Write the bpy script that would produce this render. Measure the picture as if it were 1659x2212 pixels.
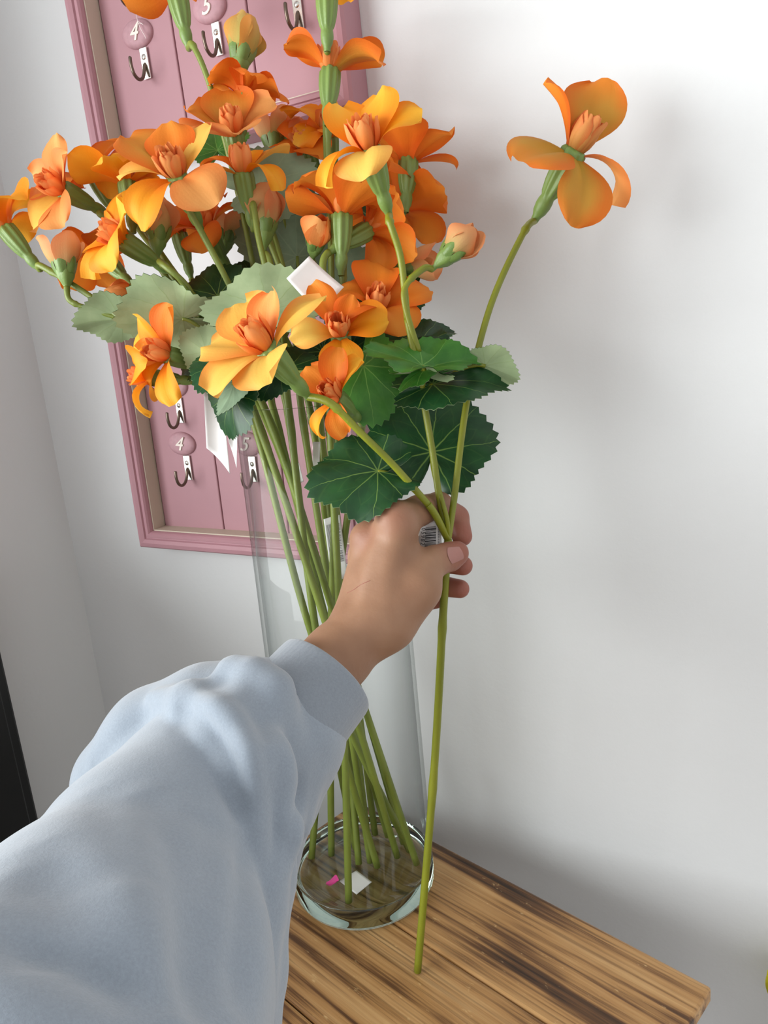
import bpy, bmesh, math, random
import numpy as np
from mathutils import Vector, Matrix, Quaternion

for o in list(bpy.data.objects):
    bpy.data.objects.remove(o)
scene = bpy.context.scene
COL = scene.collection

# ------------------------------------------------------------------ camera
W, H, FPX = 1659, 2212, 1661.5
CAM = Vector((0, 0, 1.19))
CR = Vector((0.89518537, 0.43692404, -0.08798033)).normalized()
CU = Vector((-0.029299, 0.25466343, 0.9665858)).normalized()
CF = Vector((-0.44472994, 0.86269573, -0.24077241)).normalized()
cam = bpy.data.cameras.new('camera')
cam.sensor_fit = 'VERTICAL'
cam.sensor_height = 36
cam.lens = 36 * FPX / H
cam.clip_start = 0.01
cam_o = bpy.data.objects.new('camera', cam)
COL.objects.link(cam_o)
cam_o.matrix_world = Matrix(((CR.x, CU.x, -CF.x, CAM.x), (CR.y, CU.y, -CF.y, CAM.y),
                             (CR.z, CU.z, -CF.z, CAM.z), (0, 0, 0, 1)))
scene.camera = cam_o

# ------------------------------------------------------------------ light
world = bpy.data.worlds.new('world')
scene.world = world
world.use_nodes = True
world.node_tree.nodes['Background'].inputs[0].default_value = (0.99, 0.985, 0.98, 1)
world.node_tree.nodes['Background'].inputs[1].default_value = 0.66
wl = bpy.data.lights.new('window_daylight', 'AREA')
wl.shape = 'RECTANGLE'
wl.size, wl.size_y = 1.9, 1.2
wl.energy = 54
wl.color = (0.97, 0.99, 1.0)
wlo = bpy.data.objects.new('window_daylight', wl)
COL.objects.link(wlo)
wlo.location = (-1.5, -0.95, 1.32)
wlo.rotation_euler = (Vector((-0.1, 0.5, 1.2)) - wlo.location).to_track_quat('-Z', 'Y').to_euler()
scene.view_settings.view_transform = 'Standard'
scene.view_settings.look = 'None'
scene.view_settings.gamma = 1
scene.view_settings.use_curve_mapping = False
scene.view_settings.exposure = 0.52


# ------------------------------------------------------------------ pixel to place
def ray(u, v):
    return CR * ((u - W / 2) / FPX) - CU * ((v - H / 2) / FPX) + CF


def P(u, v, d):
    """point seen at pixel (u, v), d metres along the view axis"""
    return CAM + ray(u, v) * d


def on_z(u, v, z):
    r = ray(u, v)
    return CAM + r * ((z - CAM.z) / r.z)


def on_y(u, v, y):
    r = ray(u, v)
    return CAM + r * (y / r.y)


def cdir(x, y, z):
    """direction given as right, up, towards the viewer"""
    return (CR * x + CU * y - CF * z).normalized()


# ------------------------------------------------------------------ materials
def lin(c):
    return tuple(((x / 255) / 12.92 if x / 255 <= 0.04045 else ((x / 255 + 0.055) / 1.055) ** 2.4) for x in c) + (1.0,)


class NT:
    def __init__(self, name):
        self.m = bpy.data.materials.new(name)
        self.m.use_nodes = True
        self.t = self.m.node_tree
        self.t.nodes.clear()
        self.out = self.t.nodes.new('ShaderNodeOutputMaterial')

    def n(self, typ, **kw):
        nd = self.t.nodes.new(typ)
        for k, v in kw.items():
            setattr(nd, k, v)
        return nd

    def l(self, a, b):
        self.t.links.new(a, b)

    def setin(self, nd, **kw):
        for k, v in kw.items():
            nd.inputs[k.replace('_', ' ')].default_value = v

    def math(self, op, a, b=None, c=None, clamp=False):
        nd = self.n('ShaderNodeMath', operation=op)
        nd.use_clamp = clamp
        for i, x in enumerate((a, b, c)):
            if x is None:
                continue
            if isinstance(x, (int, float)):
                nd.inputs[i].default_value = x
            else:
                self.l(x, nd.inputs[i])
        return nd.outputs[0]

    def mix(self, fac, a, b, blend='MIX'):
        nd = self.n('ShaderNodeMix', data_type='RGBA', blend_type=blend)
        for s, x in ((nd.inputs[0], fac), (nd.inputs[6], a), (nd.inputs[7], b)):
            if isinstance(x, (int, float, tuple)):
                s.default_value = x
            else:
                self.l(x, s)
        return nd.outputs[2]

    def ramp(self, fac, stops):
        nd = self.n('ShaderNodeValToRGB')
        el = nd.color_ramp.elements
        while len(el) < len(stops):
            el.new(0.5)
        for e, (p, c) in zip(el, stops):
            e.position = p
            e.color = c if len(c) == 4 else c + (1,)
        self.l(fac, nd.inputs[0])
        return nd.outputs[0]

    def noise(self, vec, scale, detail=3, rough=0.5):
        nd = self.n('ShaderNodeTexNoise')
        nd.inputs['Scale'].default_value = scale
        nd.inputs['Detail'].default_value = detail
        nd.inputs['Roughness'].default_value = rough
        if vec is not None:
            self.l(vec, nd.inputs['Vector'])
        return nd.outputs[0]

    def obj(self, scale=None, shift_random=False):
        tc = self.n('ShaderNodeTexCoord')
        v = tc.outputs['Object']
        if scale or shift_random:
            mp = self.n('ShaderNodeMapping')
            self.l(v, mp.inputs[0])
            if scale:
                mp.inputs['Scale'].default_value = scale
            if shift_random:
                oi = self.n('ShaderNodeObjectInfo')
                cx = self.n('ShaderNodeCombineXYZ')
                for i in range(3):
                    self.l(self.math('MULTIPLY', oi.outputs['Random'], 7.3 + 3 * i), cx.inputs[i])
                self.l(cx.outputs[0], mp.inputs['Location'])
            v = mp.outputs[0]
        return v

    def bump(self, h, strength, dist):
        nd = self.n('ShaderNodeBump')
        nd.inputs['Strength'].default_value = strength
        nd.inputs['Distance'].default_value = dist
        self.l(h, nd.inputs['Height'])
        return nd.outputs[0]

    def principled(self, col, rough=0.5, normal=None, **kw):
        b = self.n('ShaderNodeBsdfPrincipled')
        if isinstance(col, tuple):
            b.inputs['Base Color'].default_value = col
        else:
            self.l(col, b.inputs['Base Color'])
        if isinstance(rough, (int, float)):
            b.inputs['Roughness'].default_value = rough
        else:
            self.l(rough, b.inputs['Roughness'])
        if normal is not None:
            self.l(normal, b.inputs['Normal'])
        for k, v in kw.items():
            b.inputs[k].default_value = v
        return b

    def done(self, sh):
        self.l(sh.outputs[0] if hasattr(sh, 'outputs') else sh, self.out.inputs[0])
        return self.m


def simple(name, rgb, rough=0.5, var=0.06, scale=60, bump=0.0, **kw):
    m = NT(name)
    v = m.obj()
    nz = m.noise(v, scale, 4)
    c = lin(rgb)
    d = tuple(x * (1 - var * 2) for x in c[:3]) + (1,)
    b = tuple(min(1, x * (1 + var * 2)) for x in c[:3]) + (1,)
    col = m.ramp(nz, [(0.3, d), (0.7, b)])
    nrm = m.bump(nz, bump, 0.002) if bump else None
    return m.done(m.principled(col, rough, nrm, **kw))


def petal_mat(name, base, mid, tip, edge, trans=0.3):
    m = NT(name)
    uv = m.n('ShaderNodeUVMap')
    sp = m.n('ShaderNodeSeparateXYZ')
    m.l(uv.outputs[0], sp.inputs[0])
    oi = m.n('ShaderNodeObjectInfo')
    nz = m.noise(m.obj(shift_random=True), 55, 3)
    vv = m.math('ADD', sp.outputs[1], m.math('MULTIPLY', m.math('SUBTRACT', nz, 0.5), 0.55))
    vv = m.math('ADD', vv, m.math('MULTIPLY', m.math('SUBTRACT', oi.outputs['Random'], 0.5), 0.35))
    col = m.ramp(vv, [(0.08, lin(base)), (0.5, lin(mid)), (0.95, lin(tip))])
    e = m.math('ABSOLUTE', m.math('SUBTRACT', sp.outputs[0], m.math('ADD', 0.38, m.math('MULTIPLY', oi.outputs['Random'], 0.24))))
    e = m.math('ADD', e, m.math('MULTIPLY', m.math('SUBTRACT', nz, 0.5), 0.3))
    ef = m.math('MULTIPLY', m.math('SUBTRACT', e, 0.2), 3.2, clamp=True)
    col = m.mix(m.math('MULTIPLY', ef, 0.75), col, lin(edge))
    # fine lengthwise veins
    wv = m.math('SINE', m.math('MULTIPLY', sp.outputs[0], 95.0))
    nb = m.noise(m.obj(shift_random=True), 900, 2)
    hgt = m.math('ADD', m.math('MULTIPLY', wv, 0.10), nb)
    nrm = m.bump(hgt, 0.16, 0.0006)
    b = m.principled(col, 0.62, nrm, **{'Specular IOR Level': 0.25})
    t = m.n('ShaderNodeBsdfTranslucent')
    m.l(m.mix(0.25, col, lin(edge)), t.inputs[0])
    mx = m.n('ShaderNodeMixShader')
    mx.inputs[0].default_value = trans
    m.l(b.outputs[0], mx.inputs[1])
    m.l(t.outputs[0], mx.inputs[2])
    return m.done(mx)


def leaf_mat(name, dark, light, vein, rough, veinamt, spec=0.4):
    m = NT(name)
    uv = m.n('ShaderNodeUVMap')
    sp = m.n('ShaderNodeSeparateXYZ')
    m.l(uv.outputs[0], sp.inputs[0])
    x, y = sp.outputs[0], sp.outputs[1]
    r = m.math('SQRT', m.math('ADD', m.math('MULTIPLY', x, x), m.math('MULTIPLY', y, y)))
    th = m.math('ARCTAN2', x, y)
    step = 0.66
    nz = m.noise(m.obj(shift_random=True), 70, 3)
    th2 = m.math('ADD', th, m.math('MULTIPLY', m.math('SUBTRACT', nz, 0.5), 0.22))
    a = m.math('SUBTRACT', m.math('FLOORED_MODULO', m.math('ADD', th2, step / 2), step), step / 2)
    dist = m.math('ABSOLUTE', m.math('MULTIPLY', r, m.math('SINE', a)))
    wid = m.math('SUBTRACT', 0.017, m.math('MULTIPLY', r, 0.014))
    vm = m.math('SUBTRACT', 1.0, m.math('DIVIDE', dist, wid), clamp=True)
    # side veins
    s2 = m.math('ADD', m.math('MULTIPLY', r, 20.0), m.math('MULTIPLY', m.math('ABSOLUTE', a), -18.0))
    v2 = m.math('SUBTRACT', m.math('MULTIPLY', m.math('SINE', s2), 8.0), 7.0, clamp=True)
    vmask = m.math('ADD', m.math('MULTIPLY', vm, veinamt), m.math('MULTIPLY', v2, veinamt * 0.06), clamp=True)
    cbase = m.ramp(nz, [(0.3, lin(dark)), (0.72, lin(light))])
    col = m.mix(vmask, cbase, lin(vein))
    hgt = m.math('ADD', m.math('MULTIPLY', m.math('ABSOLUTE', a), r), m.math('MULTIPLY', m.noise(m.obj(), 500, 2), 0.02))
    nrm = m.bump(hgt, 0.35, 0.004)
    b = m.principled(col, rough, nrm, **{'Specular IOR Level': spec})
    t = m.n('ShaderNodeBsdfTranslucent')
    m.l(col, t.inputs[0])
    mx = m.n('ShaderNodeMixShader')
    mx.inputs[0].default_value = 0.14
    m.l(b.outputs[0], mx.inputs[1])
    m.l(t.outputs[0], mx.inputs[2])
    return m.done(mx)


def stem_mat(name, c1, c2):
    m = NT(name)
    nz = m.noise(m.obj(scale=(1, 1, 0.35)), 45, 4)
    col = m.ramp(nz, [(0.3, lin(c1)), (0.7, lin(c2))])
    nrm = m.bump(m.noise(m.obj(), 700, 2), 0.2, 0.0008)
    return m.done(m.principled(col, 0.45, nrm))


def wall_mat(name, rgb):
    m = NT(name)
    v = m.obj()
    n1 = m.noise(v, 1.6, 3)
    n2 = m.noise(v, 190, 3, 0.6)
    n3 = m.noise(v, 28, 4, 0.55)
    c = lin(rgb)
    col = m.ramp(n1, [(0.3, tuple(x * 0.97 for x in c[:3]) + (1,)), (0.7, c)])
    # a few grey scuffs
    sc = m.noise(m.obj(scale=(26, 26, 9)), 1.0, 6, 0.7)
    col = m.mix(m.math('MULTIPLY', m.math('SUBTRACT', sc, 0.735), 3.0, clamp=True), col, lin((150, 143, 138)))
    hgt = m.math('ADD', m.math('MULTIPLY', n2, 0.25), n3)
    nrm = m.bump(hgt, 0.22, 0.003)
    return m.done(m.principled(col, 0.7, nrm, **{'Specular IOR Level': 0.25}))


def painted_wood(name, rgb, rub):
    m = NT(name)
    v = m.obj()
    st = m.noise(m.obj(scale=(60, 60, 4)), 1.0, 4, 0.6)
    c = lin(rgb)
    col = m.ramp(m.noise(v, 14, 3), [(0.3, tuple(x * 0.93 for x in c[:3]) + (1,)), (0.7, c)])
    col = m.mix(m.math('MULTIPLY', m.math('SUBTRACT', m.noise(v, 140, 5, 0.7), 0.66), 4.0, clamp=True), col, lin(rub))
    nrm = m.bump(st, 0.12, 0.001)
    return m.done(m.principled(col, 0.55, nrm, **{'Specular IOR Level': 0.3}))


def wood_mat(name):
    m = NT(name)
    v = m.obj(scale=(1, 1, 1), shift_random=True)
    mp = m.n('ShaderNodeMapping')
    m.l(v, mp.inputs[0])
    mp.inputs['Scale'].default_value = (2.6, 95, 95)
    g = m.noise(mp.outputs[0], 1.0, 5, 0.62)
    mp2 = m.n('ShaderNodeMapping')
    m.l(v, mp2.inputs[0])
    mp2.inputs['Scale'].default_value = (5, 320, 320)
    g2 = m.noise(mp2.outputs[0], 1.0, 3, 0.6)
    big = m.noise(v, 9, 3)
    gg = m.math('ADD', m.math('MULTIPLY', g, 0.8), m.math('MULTIPLY', big, 0.25))
    col = m.ramp(gg, [(0.37, lin((46, 29, 17))), (0.45, lin((108, 72, 40))), (0.52, lin((178, 132, 80))), (0.68, lin((212, 170, 116)))])
    col = m.mix(m.math('MULTIPLY', m.math('SUBTRACT', 0.47, g2, clamp=True), 3.2, clamp=True), col, lin((70, 44, 24)))
    # worn light scuffs
    mp3 = m.n('ShaderNodeMapping')
    m.l(v, mp3.inputs[0])
    mp3.inputs['Scale'].default_value = (60, 160, 100)
    mp3.inputs['Rotation'].default_value = (0, 0, 0.5)
    sc = m.noise(mp3.outputs[0], 1.0, 4, 0.7)
    col = m.mix(m.math('MULTIPLY', m.math('SUBTRACT', sc, 0.635), 8.0, clamp=True), col, lin((222, 186, 132)))
    kn = m.n('ShaderNodeTexVoronoi')
    m.l(v, kn.inputs['Vector'])
    kn.inputs['Scale'].default_value = 11
    col = m.mix(m.math('SUBTRACT', 1.0, m.math('MULTIPLY', kn.outputs['Distance'], 14.0), clamp=True), col, lin((62, 38, 22)))
    nrm = m.bump(m.math('ADD', g2, m.math('MULTIPLY', g, 1.0)), 0.3, 0.001)
    return m.done(m.principled(col, 0.42, nrm))


def fabric_mat(name, rgb):
    m = NT(name)
    v = m.obj()
    n1 = m.noise(v, 900, 3, 0.7)
    n2 = m.noise(v, 45, 4, 0.6)
    c = lin(rgb)
    col = m.ramp(n1, [(0.25, tuple(x * 0.88 for x in c[:3]) + (1,)), (0.75, tuple(min(1, x * 1.06) for x in c[:3]) + (1,))])
    nrm = m.bump(m.math('ADD', m.math('MULTIPLY', n1, 0.35), n2), 0.22, 0.003)
    return m.done(m.principled(col, 0.95, nrm, **{'Sheen Weight': 0.45, 'Sheen Roughness': 0.6, 'Specular IOR Level': 0.1}))


def skin_mat():
    m = NT('skin')
    v = m.obj()
    n1 = m.noise(v, 38, 4)
    n2 = m.noise(v, 620, 3)
    at = m.n('ShaderNodeAttribute')
    at.attribute_name = 'flush'
    col = m.ramp(n1, [(0.3, lin((148, 109, 84))), (0.7, lin((165, 126, 99)))])
    col = m.mix(m.math('MULTIPLY', at.outputs['Fac'], 0.85), col, lin((152, 88, 76)))
    nrm = m.bump(m.math('ADD', n2, m.math('MULTIPLY', m.noise(m.obj(scale=(180, 700, 420)), 1.0, 2), 0.9)), 0.12, 0.0008)
    return m.done(m.principled(col, 0.5, nrm, **{'Subsurface Weight': 0.12, 'Subsurface Radius': (0.008, 0.003, 0.0015), 'Subsurface Scale': 0.6, 'Specular IOR Level': 0.35}))


def thin_glass():
    m = NT('clear_glass')
    lw = m.n('ShaderNodeLayerWeight')
    lw.inputs[0].default_value = 0.5
    f = m.math('POWER', lw.outputs['Facing'], 3.0)
    tint = m.mix(f, (0.985, 0.992, 0.988, 1), (0.70, 0.73, 0.72, 1))
    tr = m.n('ShaderNodeBsdfTransparent')
    m.l(tint, tr.inputs[0])
    gl = m.n('ShaderNodeBsdfGlossy')
    gl.inputs['Roughness'].default_value = 0.02
    fr = m.math('ADD', 0.014, m.math('MULTIPLY', m.math('POWER', lw.outputs['Facing'], 5.0), 0.75))
    mx = m.n('ShaderNodeMixShader')
    m.l(fr, mx.inputs[0])
    m.l(tr.outputs[0], mx.inputs[1])
    m.l(gl.outputs[0], mx.inputs[2])
    return m.done(mx)


def solid_glass():
    m = NT('thick_glass')
    g = m.n('ShaderNodeBsdfGlass')
    g.inputs['Color'].default_value = (0.93, 0.975, 0.955, 1)
    g.inputs['IOR'].default_value = 1.5
    g.inputs['Roughness'].default_value = 0.0
    return m.done(g)


MAT = {
    'wall': wall_mat('white_wall_paint', (223, 224, 225)),
    'floor': simple('floor_tile', (170, 160, 150), 0.5),
    'pink': painted_wood('pink_paint', (180, 134, 143), (200, 168, 170)),
    'pinkp': painted_wood('pink_plank_paint', (178, 134, 142), (172, 128, 137)),
    'cream': painted_wood('cream_paint', (203, 191, 174), (170, 150, 130)),
    'plaque': simple('pink_plaque', (180, 138, 146), 0.6, 0.04, 200, 0.1),
    'numeral': simple('cream_numeral', (232, 220, 210), 0.5),
    'chrome': simple('nickel', (225, 222, 215), 0.22, Metallic=1.0),
    'bronze': simple('dark_bronze', (118, 104, 92), 0.32, Metallic=0.85),
    'wood': wood_mat('worn_wood'),
    'darkwood': simple('dark_leg_wood', (66, 48, 34), 0.5, 0.15),
    'black': simple('black_laminate', (10, 10, 10), 0.35),
    'glass': thin_glass(), 'glass2': solid_glass(),
    'fabric': fabric_mat('pale_blue_fleece', (146, 156, 168)),
    'cuff': fabric_mat('pale_blue_rib', (138, 146, 156)),
    'skin': skin_mat(),
    'nail': simple('nail', (168, 116, 106), 0.25, 0.03),
    'scratch': simple('scratch', (150, 84, 72), 0.6),
    'paper': simple('white_paper', (243, 241, 240), 0.6, 0.015),
    'ink': simple('black_ink', (32, 30, 34), 0.6),
    'greyink': simple('grey_ink', (140, 138, 140), 0.6),
    'pinkpetal': simple('pink_petal', (226, 70, 150), 0.6),
    'yellow': petal_mat('yellow_petal', (215, 205, 20), (240, 232, 40), (246, 238, 60), (232, 222, 40)),
    'thread': simple('white_thread', (230, 215, 215), 0.8),
    'stem': stem_mat('stem_green', (104, 118, 42), (128, 142, 58)),
    'stem_held': stem_mat('stem_green_held', (112, 120, 24), (138, 142, 36)),
    'calyx': stem_mat('calyx_green', (94, 122, 56), (122, 148, 76)),
    'leaf_d': leaf_mat('leaf_dark_green', (20, 58, 30), (36, 84, 42), (150, 186, 92), 0.40, 0.55),
    'leaf_b': leaf_mat('leaf_bright_green', (46, 106, 32), (74, 138, 48), (150, 196, 100), 0.45, 0.5),
    'leaf_u': leaf_mat('leaf_underside', (150, 170, 128), (172, 190, 146), (140, 162, 104), 0.75, 0.55, 0.15),
    'leaf_g': leaf_mat('leaf_grey_underside', (128, 150, 124), (146, 168, 138), (160, 180, 146), 0.8, 0.5, 0.1),
    'P0': petal_mat('petal_peach', (224, 110, 40), (240, 158, 84), (246, 178, 104), (236, 128, 62)),
    'P1': petal_mat('petal_deep_orange', (220, 104, 26), (238, 132, 38), (244, 152, 56), (228, 100, 24)),
    'P2': petal_mat('petal_yellow_orange', (238, 116, 14), (246, 160, 30), (250, 190, 62), (244, 136, 20)),
    'P3': petal_mat('petal_olive_orange', (190, 150, 54), (206, 152, 62), (232, 138, 48), (226, 108, 34)),
    'P4': petal_mat('petal_pale_yellow', (238, 168, 60), (244, 198, 92), (246, 196, 92), (242, 156, 74)),
    'PB': petal_mat('petal_bud', (186, 176, 104), (226, 180, 122), (238, 166, 112), (230, 142, 92)),
    'PG': petal_mat('petal_green_bud', (150, 158, 70), (196, 184, 100), (222, 186, 108), (228, 150, 70)),
    'PC': petal_mat('petal_centre', (226, 128, 56), (244, 150, 76), (248, 168, 100), (236, 112, 48)),
    'PC2': petal_mat('petal_centre_tan', (206, 146, 74), (226, 158, 86), (238, 158, 92), (226, 112, 58)),
}


# ------------------------------------------------------------------ mesh helpers
def mesh_obj(name, verts, faces, mat, parent=None, smooth=True, uvs=None, loc=None):
    me = bpy.data.meshes.new(name)
    me.from_pydata([tuple(v) for v in verts], [], faces)
    if uvs is not None:
        ul = me.uv_layers.new(name='UVMap')
        for lp in me.loops:
            ul.data[lp.index].uv = uvs[lp.vertex_index]
    me.update()
    if smooth:
        me.polygons.foreach_set('use_smooth', [True] * len(me.polygons))
    for m in (mat if isinstance(mat, (list, tuple)) else [mat]):
        me.materials.append(MAT[m] if isinstance(m, str) else m)
    o = bpy.data.objects.new(name, me)
    COL.objects.link(o)
    if parent is not None:
        o.parent = parent
    if loc is not None:
        o.location = loc
    return o


def empty(name, loc, label=None, cat=None, group=None, rot=None):
    o = bpy.data.objects.new(name, None)
    COL.objects.link(o)
    o.location = loc
    o.empty_display_size = 0.02
    if rot is not None:
        o.rotation_euler = rot
    tag(o, label, cat, group)
    return o


def tag(o, label=None, cat=None, group=None, kind=None):
    if label:
        o['label'] = label
    if cat:
        o['category'] = cat
    if group:
        o['group'] = group
    if kind:
        o['kind'] = kind
    return o


def box_vf(x0, x1, y0, y1, z0, z1):
    v = [(x, y, z) for z in (z0, z1) for y in (y0, y1) for x in (x0, x1)]
    f = [(0, 2, 3, 1), (4, 5, 7, 6), (0, 1, 5, 4), (2, 6, 7, 3), (0, 4, 6, 2), (1, 3, 7, 5)]
    return v, f


def join(parts):
    V, F = [], []
    for v, f in parts:
        k = len(V)
        V += [tuple(p) for p in v]
        F += [tuple(i + k for i in q) for q in f]
    return V, F


def bevel(o, w, seg=2):
    b = o.modifiers.new('bevel', 'BEVEL')
    b.width = w
    b.segments = seg
    b.limit_method = 'ANGLE'
    b.harden_normals = False
    return o


def box(name, x0, x1, y0, y1, z0, z1, mat, parent=None, bev=0.0):
    v, f = box_vf(x0, x1, y0, y1, z0, z1)
    o = mesh_obj(name, v, f, mat, parent, smooth=False)
    if bev:
        bevel(o, bev)
    return o


def tube_vf(pts, rad, seg=8, cap=True):
    pts = [Vector(p) for p in pts]
    n = len(pts)
    rad = [rad] * n if isinstance(rad, (int, float)) else rad
    V, F = [], []
    t0 = (pts[1] - pts[0]).normalized()
    up = Vector((1, 0, 0)) if abs(t0.x) < 0.8 else Vector((0, 1, 0))
    a = t0.cross(up).normalized()
    for i in range(n):
        t = (pts[min(i + 1, n - 1)] - pts[max(i - 1, 0)]).normalized()
        a = (a - t * a.dot(t)).normalized()
        b = t.cross(a)
        for k in range(seg):
            an = 2 * math.pi * k / seg
            V.append(pts[i] + (a * math.cos(an) + b * math.sin(an)) * rad[i])
    for i in range(n - 1):
        for k in range(seg):
            k2 = (k + 1) % seg
            F.append((i * seg + k, i * seg + k2, (i + 1) * seg + k2, (i + 1) * seg + k))
    if cap:
        F.append(tuple(range(seg - 1, -1, -1)))
        F.append(tuple((n - 1) * seg + k for k in range(seg)))
    return V, F


def lathe_vf(prof, seg=32, ribs=0, ribamp=0.0, ribz=None):
    V, F = [], []
    n = len(prof)
    for r, z in prof:
        for k in range(seg):
            a = 2 * math.pi * k / seg
            rr = r
            if ribs and (ribz is None or z > ribz):
                rr = r * (1 + ribamp * math.cos(ribs * a))
            V.append((rr * math.cos(a), rr * math.sin(a), z))
    for i in range(n - 1):
        for k in range(seg):
            k2 = (k + 1) % seg
            F.append((i * seg + k, i * seg + k2, (i + 1) * seg + k2, (i + 1) * seg + k))
    return V, F


def hermite(p0, t0, p1, t1, n=14):
    out = []
    for i in range(n + 1):
        s = i / n
        out.append(p0 * (2 * s ** 3 - 3 * s * s + 1) + t0 * (s ** 3 - 2 * s * s + s) + p1 * (-2 * s ** 3 + 3 * s * s) + t1 * (s ** 3 - s * s))
    return out


def spline(pts, n=10):
    """Catmull-Rom through points"""
    pts = [Vector(p) for p in pts]
    out = []
    for i in range(len(pts) - 1):
        p0 = pts[max(i - 1, 0)]
        p1, p2 = pts[i], pts[i + 1]
        p3 = pts[min(i + 2, len(pts) - 1)]
        for k in range(n):
            s = k / n
            out.append(0.5 * (2 * p1 + (p2 - p0) * s + (2 * p0 - 5 * p1 + 4 * p2 - p3) * s * s + (3 * p1 - p0 - 3 * p2 + p3) * s ** 3))
    out.append(pts[-1])
    return out


def text_mesh(name, body, size, extrude, mat, parent, matrix, shear=0.0, bevel_depth=0.0):
    cu = bpy.data.curves.new(name, 'FONT')
    cu.body = body
    cu.size = size
    cu.extrude = extrude
    cu.shear = shear
    cu.bevel_depth = bevel_depth
    cu.resolution_u = 4
    cu.align_x = 'CENTER'
    cu.align_y = 'CENTER'
    t = bpy.data.objects.new(name + '_src', cu)
    COL.objects.link(t)
    dg = bpy.context.evaluated_depsgraph_get()
    me = bpy.data.meshes.new_from_object(t.evaluated_get(dg))
    bpy.data.objects.remove(t)
    me.name = name
    me.materials.clear()
    me.materials.append(MAT[mat])
    o = bpy.data.objects.new(name, me)
    COL.objects.link(o)
    o.parent = parent
    o.matrix_local = matrix
    return o


# ------------------------------------------------------------------ the room
YW = 0.605      # face of the back wall
XL = -0.722     # face of the left wall
TZ = 0.72       # table top height


def structure(o, label):
    o['kind'] = 'structure'
    o['label'] = label
    return o


structure(box('wall_back', XL - 0.1, 2.6, YW, YW + 0.1, 0, 2.6, 'wall'), 'white painted back wall carrying the pink hook boards')
wy0, wy1, wz0, wz1 = -2.1, 0.38, 0.72, 2.1
v, f = join([box_vf(XL - 0.1, XL, wy1, YW, 0, 2.6), box_vf(XL - 0.1, XL, -2.4, wy0, 0, 2.6),
             box_vf(XL - 0.1, XL, wy0, wy1, 0, wz0), box_vf(XL - 0.1, XL, wy0, wy1, wz1, 2.6)])
structure(mesh_obj('wall_left', v, f, 'wall', smooth=False), 'white painted side wall with a window opening')
structure(box('floor', XL - 0.1, 2.6, -2.4, YW + 0.1, -0.05, 0, 'floor'), 'pale floor below the table')
structure(box('ceiling', XL - 0.1, 2.6, -2.4, YW + 0.1, 2.6, 2.65, 'wall'), 'white ceiling')
win = empty('window_1', (XL - 0.05, (wy0 + wy1) / 2, wz0))
structure(win, 'white framed window in the side wall')
hw, hh = (wy1 - wy0) / 2, wz1 - wz0
for a, b, c, d in ((-hw, -hw + 0.05, 0, hh), (hw - 0.05, hw, 0, hh), (-hw + 0.05, hw - 0.05, 0, 0.05), (-hw + 0.05, hw - 0.05, hh - 0.05, hh)):
    box('window_frame', -0.03, 0.03, a, b, c, d, 'paper', win, 0.004)
box('window_pane', -0.003, 0.003, -hw + 0.05, hw - 0.05, 0.05, hh - 0.05, 'glass', win)

# black cabinet by the side wall
ce = P(42, 1580, 0.78)
cab = empty('black_cabinet', (ce.x, ce.y, 0), 'tall plain black cabinet standing by the pale side wall', 'cabinet')
cw = ce.x - XL - 0.004
box('body', -cw, 0, -0.6, 0, 0.06, 0.99, 'black', cab, 0.003)
box('plinth', -cw + 0.01, -0.02, -0.58, -0.02, 0, 0.06, 'black', cab)
box('door', -0.001, 0.016, -0.597, -0.303, 0.07, 0.985, 'black', cab, 0.002)
box('door', -0.001, 0.016, -0.297, -0.02, 0.07, 0.985, 'black', cab, 0.002)

# ------------------------------------------------------------------ hook boards
RW, RH, RD = 0.272, 0.254, 0.031


def moulding(name, p0, p1, inn, parent, mat='pink'):
    """frame rail between outer corners p0,p1 (xz), inn = inward unit dir; mitred ends; front is -y"""
    p0, p1, inn = Vector(p0), Vector(p1), Vector(inn)
    al = (p1 - p0).normalized()
    prof = [(0, 0.0), (0, -RD + 0.004), (0.002, -RD + 0.001), (0.006, -RD), (0.0095, -RD + 0.0012), (0.0105, -RD + 0.003), (0.0118, -RD + 0.0032),
            (0.0125, -RD + 0.0015), (0.0155, -RD + 0.0012), (0.017, -RD + 0.003), (0.018, -RD + 0.0055), (0.018, 0.0)]
    V, F = [], []
    for e, s in ((p0, 1), (p1, -1)):
        for t, y in prof:
            q = e + inn * t + al * (s * t)
            V.append((q.x, y, q.y))
    n = len(prof)
    for i in range(n - 1):
        F.append((i, i + 1, n + i + 1, n + i))
    F.append((n - 1, 0, n, 2 * n - 1))
    F.append(tuple(range(n - 1, -1, -1)))
    F.append(tuple(range(n, 2 * n)))
    return mesh_obj(name, V, F, mat, parent, smooth=False)


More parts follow.
